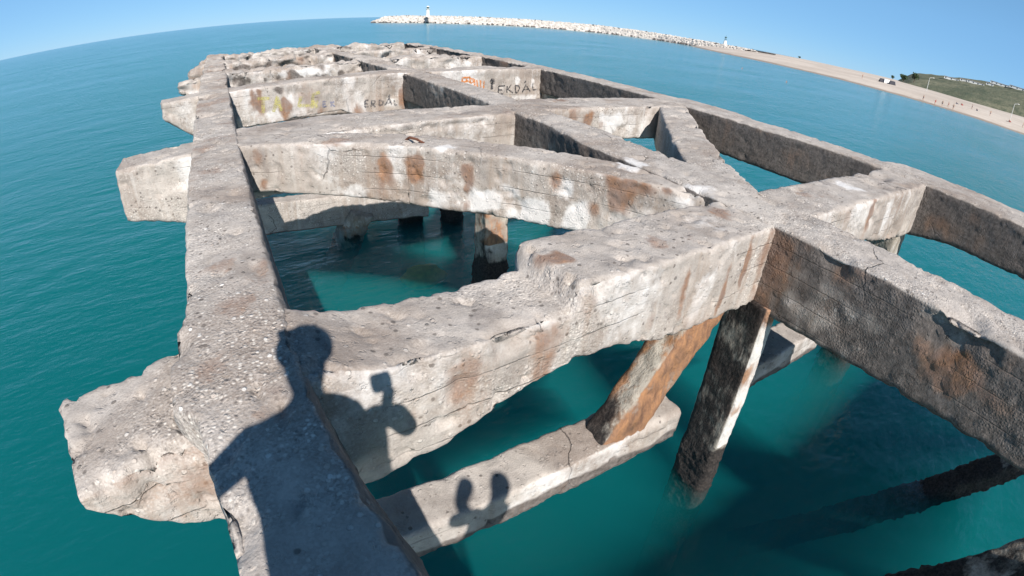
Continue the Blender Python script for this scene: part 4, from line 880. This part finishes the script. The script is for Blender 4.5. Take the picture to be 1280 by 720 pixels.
# ------------------------------------------------------------------ light
L = Vector((.177, .740, -.649)).normalized()
el = math.asin(-L.z); az_to_sun = math.atan2(-L.x, -L.y)        # clockwise from +Y
sun = bpy.data.lights.new('sun', 'SUN'); sun.energy = 4.8; sun.angle = math.radians(.5); sun.color = (1.0, .945, .875)
so = bpy.data.objects.new('sun', sun); COL.objects.link(so); so.rotation_euler = L.to_track_quat('-Z', 'Y').to_euler(); so.location = (-20, -60, 60)
w = bpy.data.worlds.new('World'); sc.world = w; w.use_nodes = True
nt = w.node_tree; bg = nt.nodes['Background']; sky = nt.nodes.new('ShaderNodeTexSky'); sky.sky_type = 'NISHITA'; sky.sun_disc = False
sky.sun_elevation = el; sky.sun_rotation = az_to_sun; sky.altitude = 2000; sky.air_density = .8; sky.dust_density = 0.0; sky.ozone_density = 3.0
mxn = nt.nodes.new('ShaderNodeMix'); mxn.data_type = 'RGBA'; mxn.blend_type = 'MULTIPLY'; mxn.inputs['Factor'].default_value = 1
nt.links.new(sky.outputs[0], mxn.inputs[6]); mxn.inputs[7].default_value = (.86, 1.0, 1.08, 1)
mx2 = nt.nodes.new('ShaderNodeMix'); mx2.data_type = 'RGBA'; mx2.inputs['Factor'].default_value = .70
nt.links.new(mxn.outputs[2], mx2.inputs[6]); mx2.inputs[7].default_value = (1.95, 4.4, 7.4, 1)      # even clear-day blue
tcw = nt.nodes.new('ShaderNodeTexCoord'); sx = nt.nodes.new('ShaderNodeSeparateXYZ'); nt.links.new(tcw.outputs['Generated'], sx.inputs[0])
rp = nt.nodes.new('ShaderNodeValToRGB'); nt.links.new(sx.outputs[2], rp.inputs[0])           # deeper blue towards the zenith
rp.color_ramp.elements[0].position = .12; rp.color_ramp.elements[0].color = (1, 1, 1, 1)
rp.color_ramp.elements[1].position = .75; rp.color_ramp.elements[1].color = (.20, .25, .32, 1)
mx3 = nt.nodes.new('ShaderNodeMix'); mx3.data_type = 'RGBA'; mx3.blend_type = 'MULTIPLY'; mx3.inputs['Factor'].default_value = 1
nt.links.new(mx2.outputs[2], mx3.inputs[6]); nt.links.new(rp.outputs[0], mx3.inputs[7])
nt.links.new(mx3.outputs[2], bg.inputs[0]); bg.inputs[1].default_value = .08

# ------------------------------------------------------------------ camera: wide action-camera lens
cam = bpy.data.cameras.new('camera'); co = bpy.data.objects.new('camera', cam); COL.objects.link(co)
Rm = Matrix(((.85834, .21371, -.46646), (-.50989, .45664, -.72904), (.0572, .8636, .50091)))
co.matrix_world = Matrix.Translation((0, 0, ZW * S)) @ Rm.to_4x4()
cam.type = 'PANO'; cam.panorama_type = 'FISHEYE_LENS_POLYNOMIAL'
cam.sensor_width = 36; cam.sensor_height = 20.25; cam.sensor_fit = 'HORIZONTAL'
cam.fisheye_polynomial_k0 = 0; cam.fisheye_polynomial_k1 = -.05704813; cam.fisheye_polynomial_k2 = -8.03344e-06; cam.fisheye_polynomial_k3 = 1.778573e-05; cam.fisheye_polynomial_k4 = -2.76403e-07
cam.fisheye_fov = math.radians(175)
cam.clip_start = .01; cam.clip_end = 20000
sc.camera = co
sc.render.engine = 'CYCLES'
sc.cycles.volume_bounces = 6; sc.cycles.max_bounces = 8; sc.cycles.transparent_max_bounces = 12
sc.view_settings.view_transform = 'Standard'; sc.view_settings.look = 'None'; sc.view_settings.exposure = .54; sc.view_settings.gamma = 1.0
sc.render.resolution_x = 1024; sc.render.resolution_y = 576
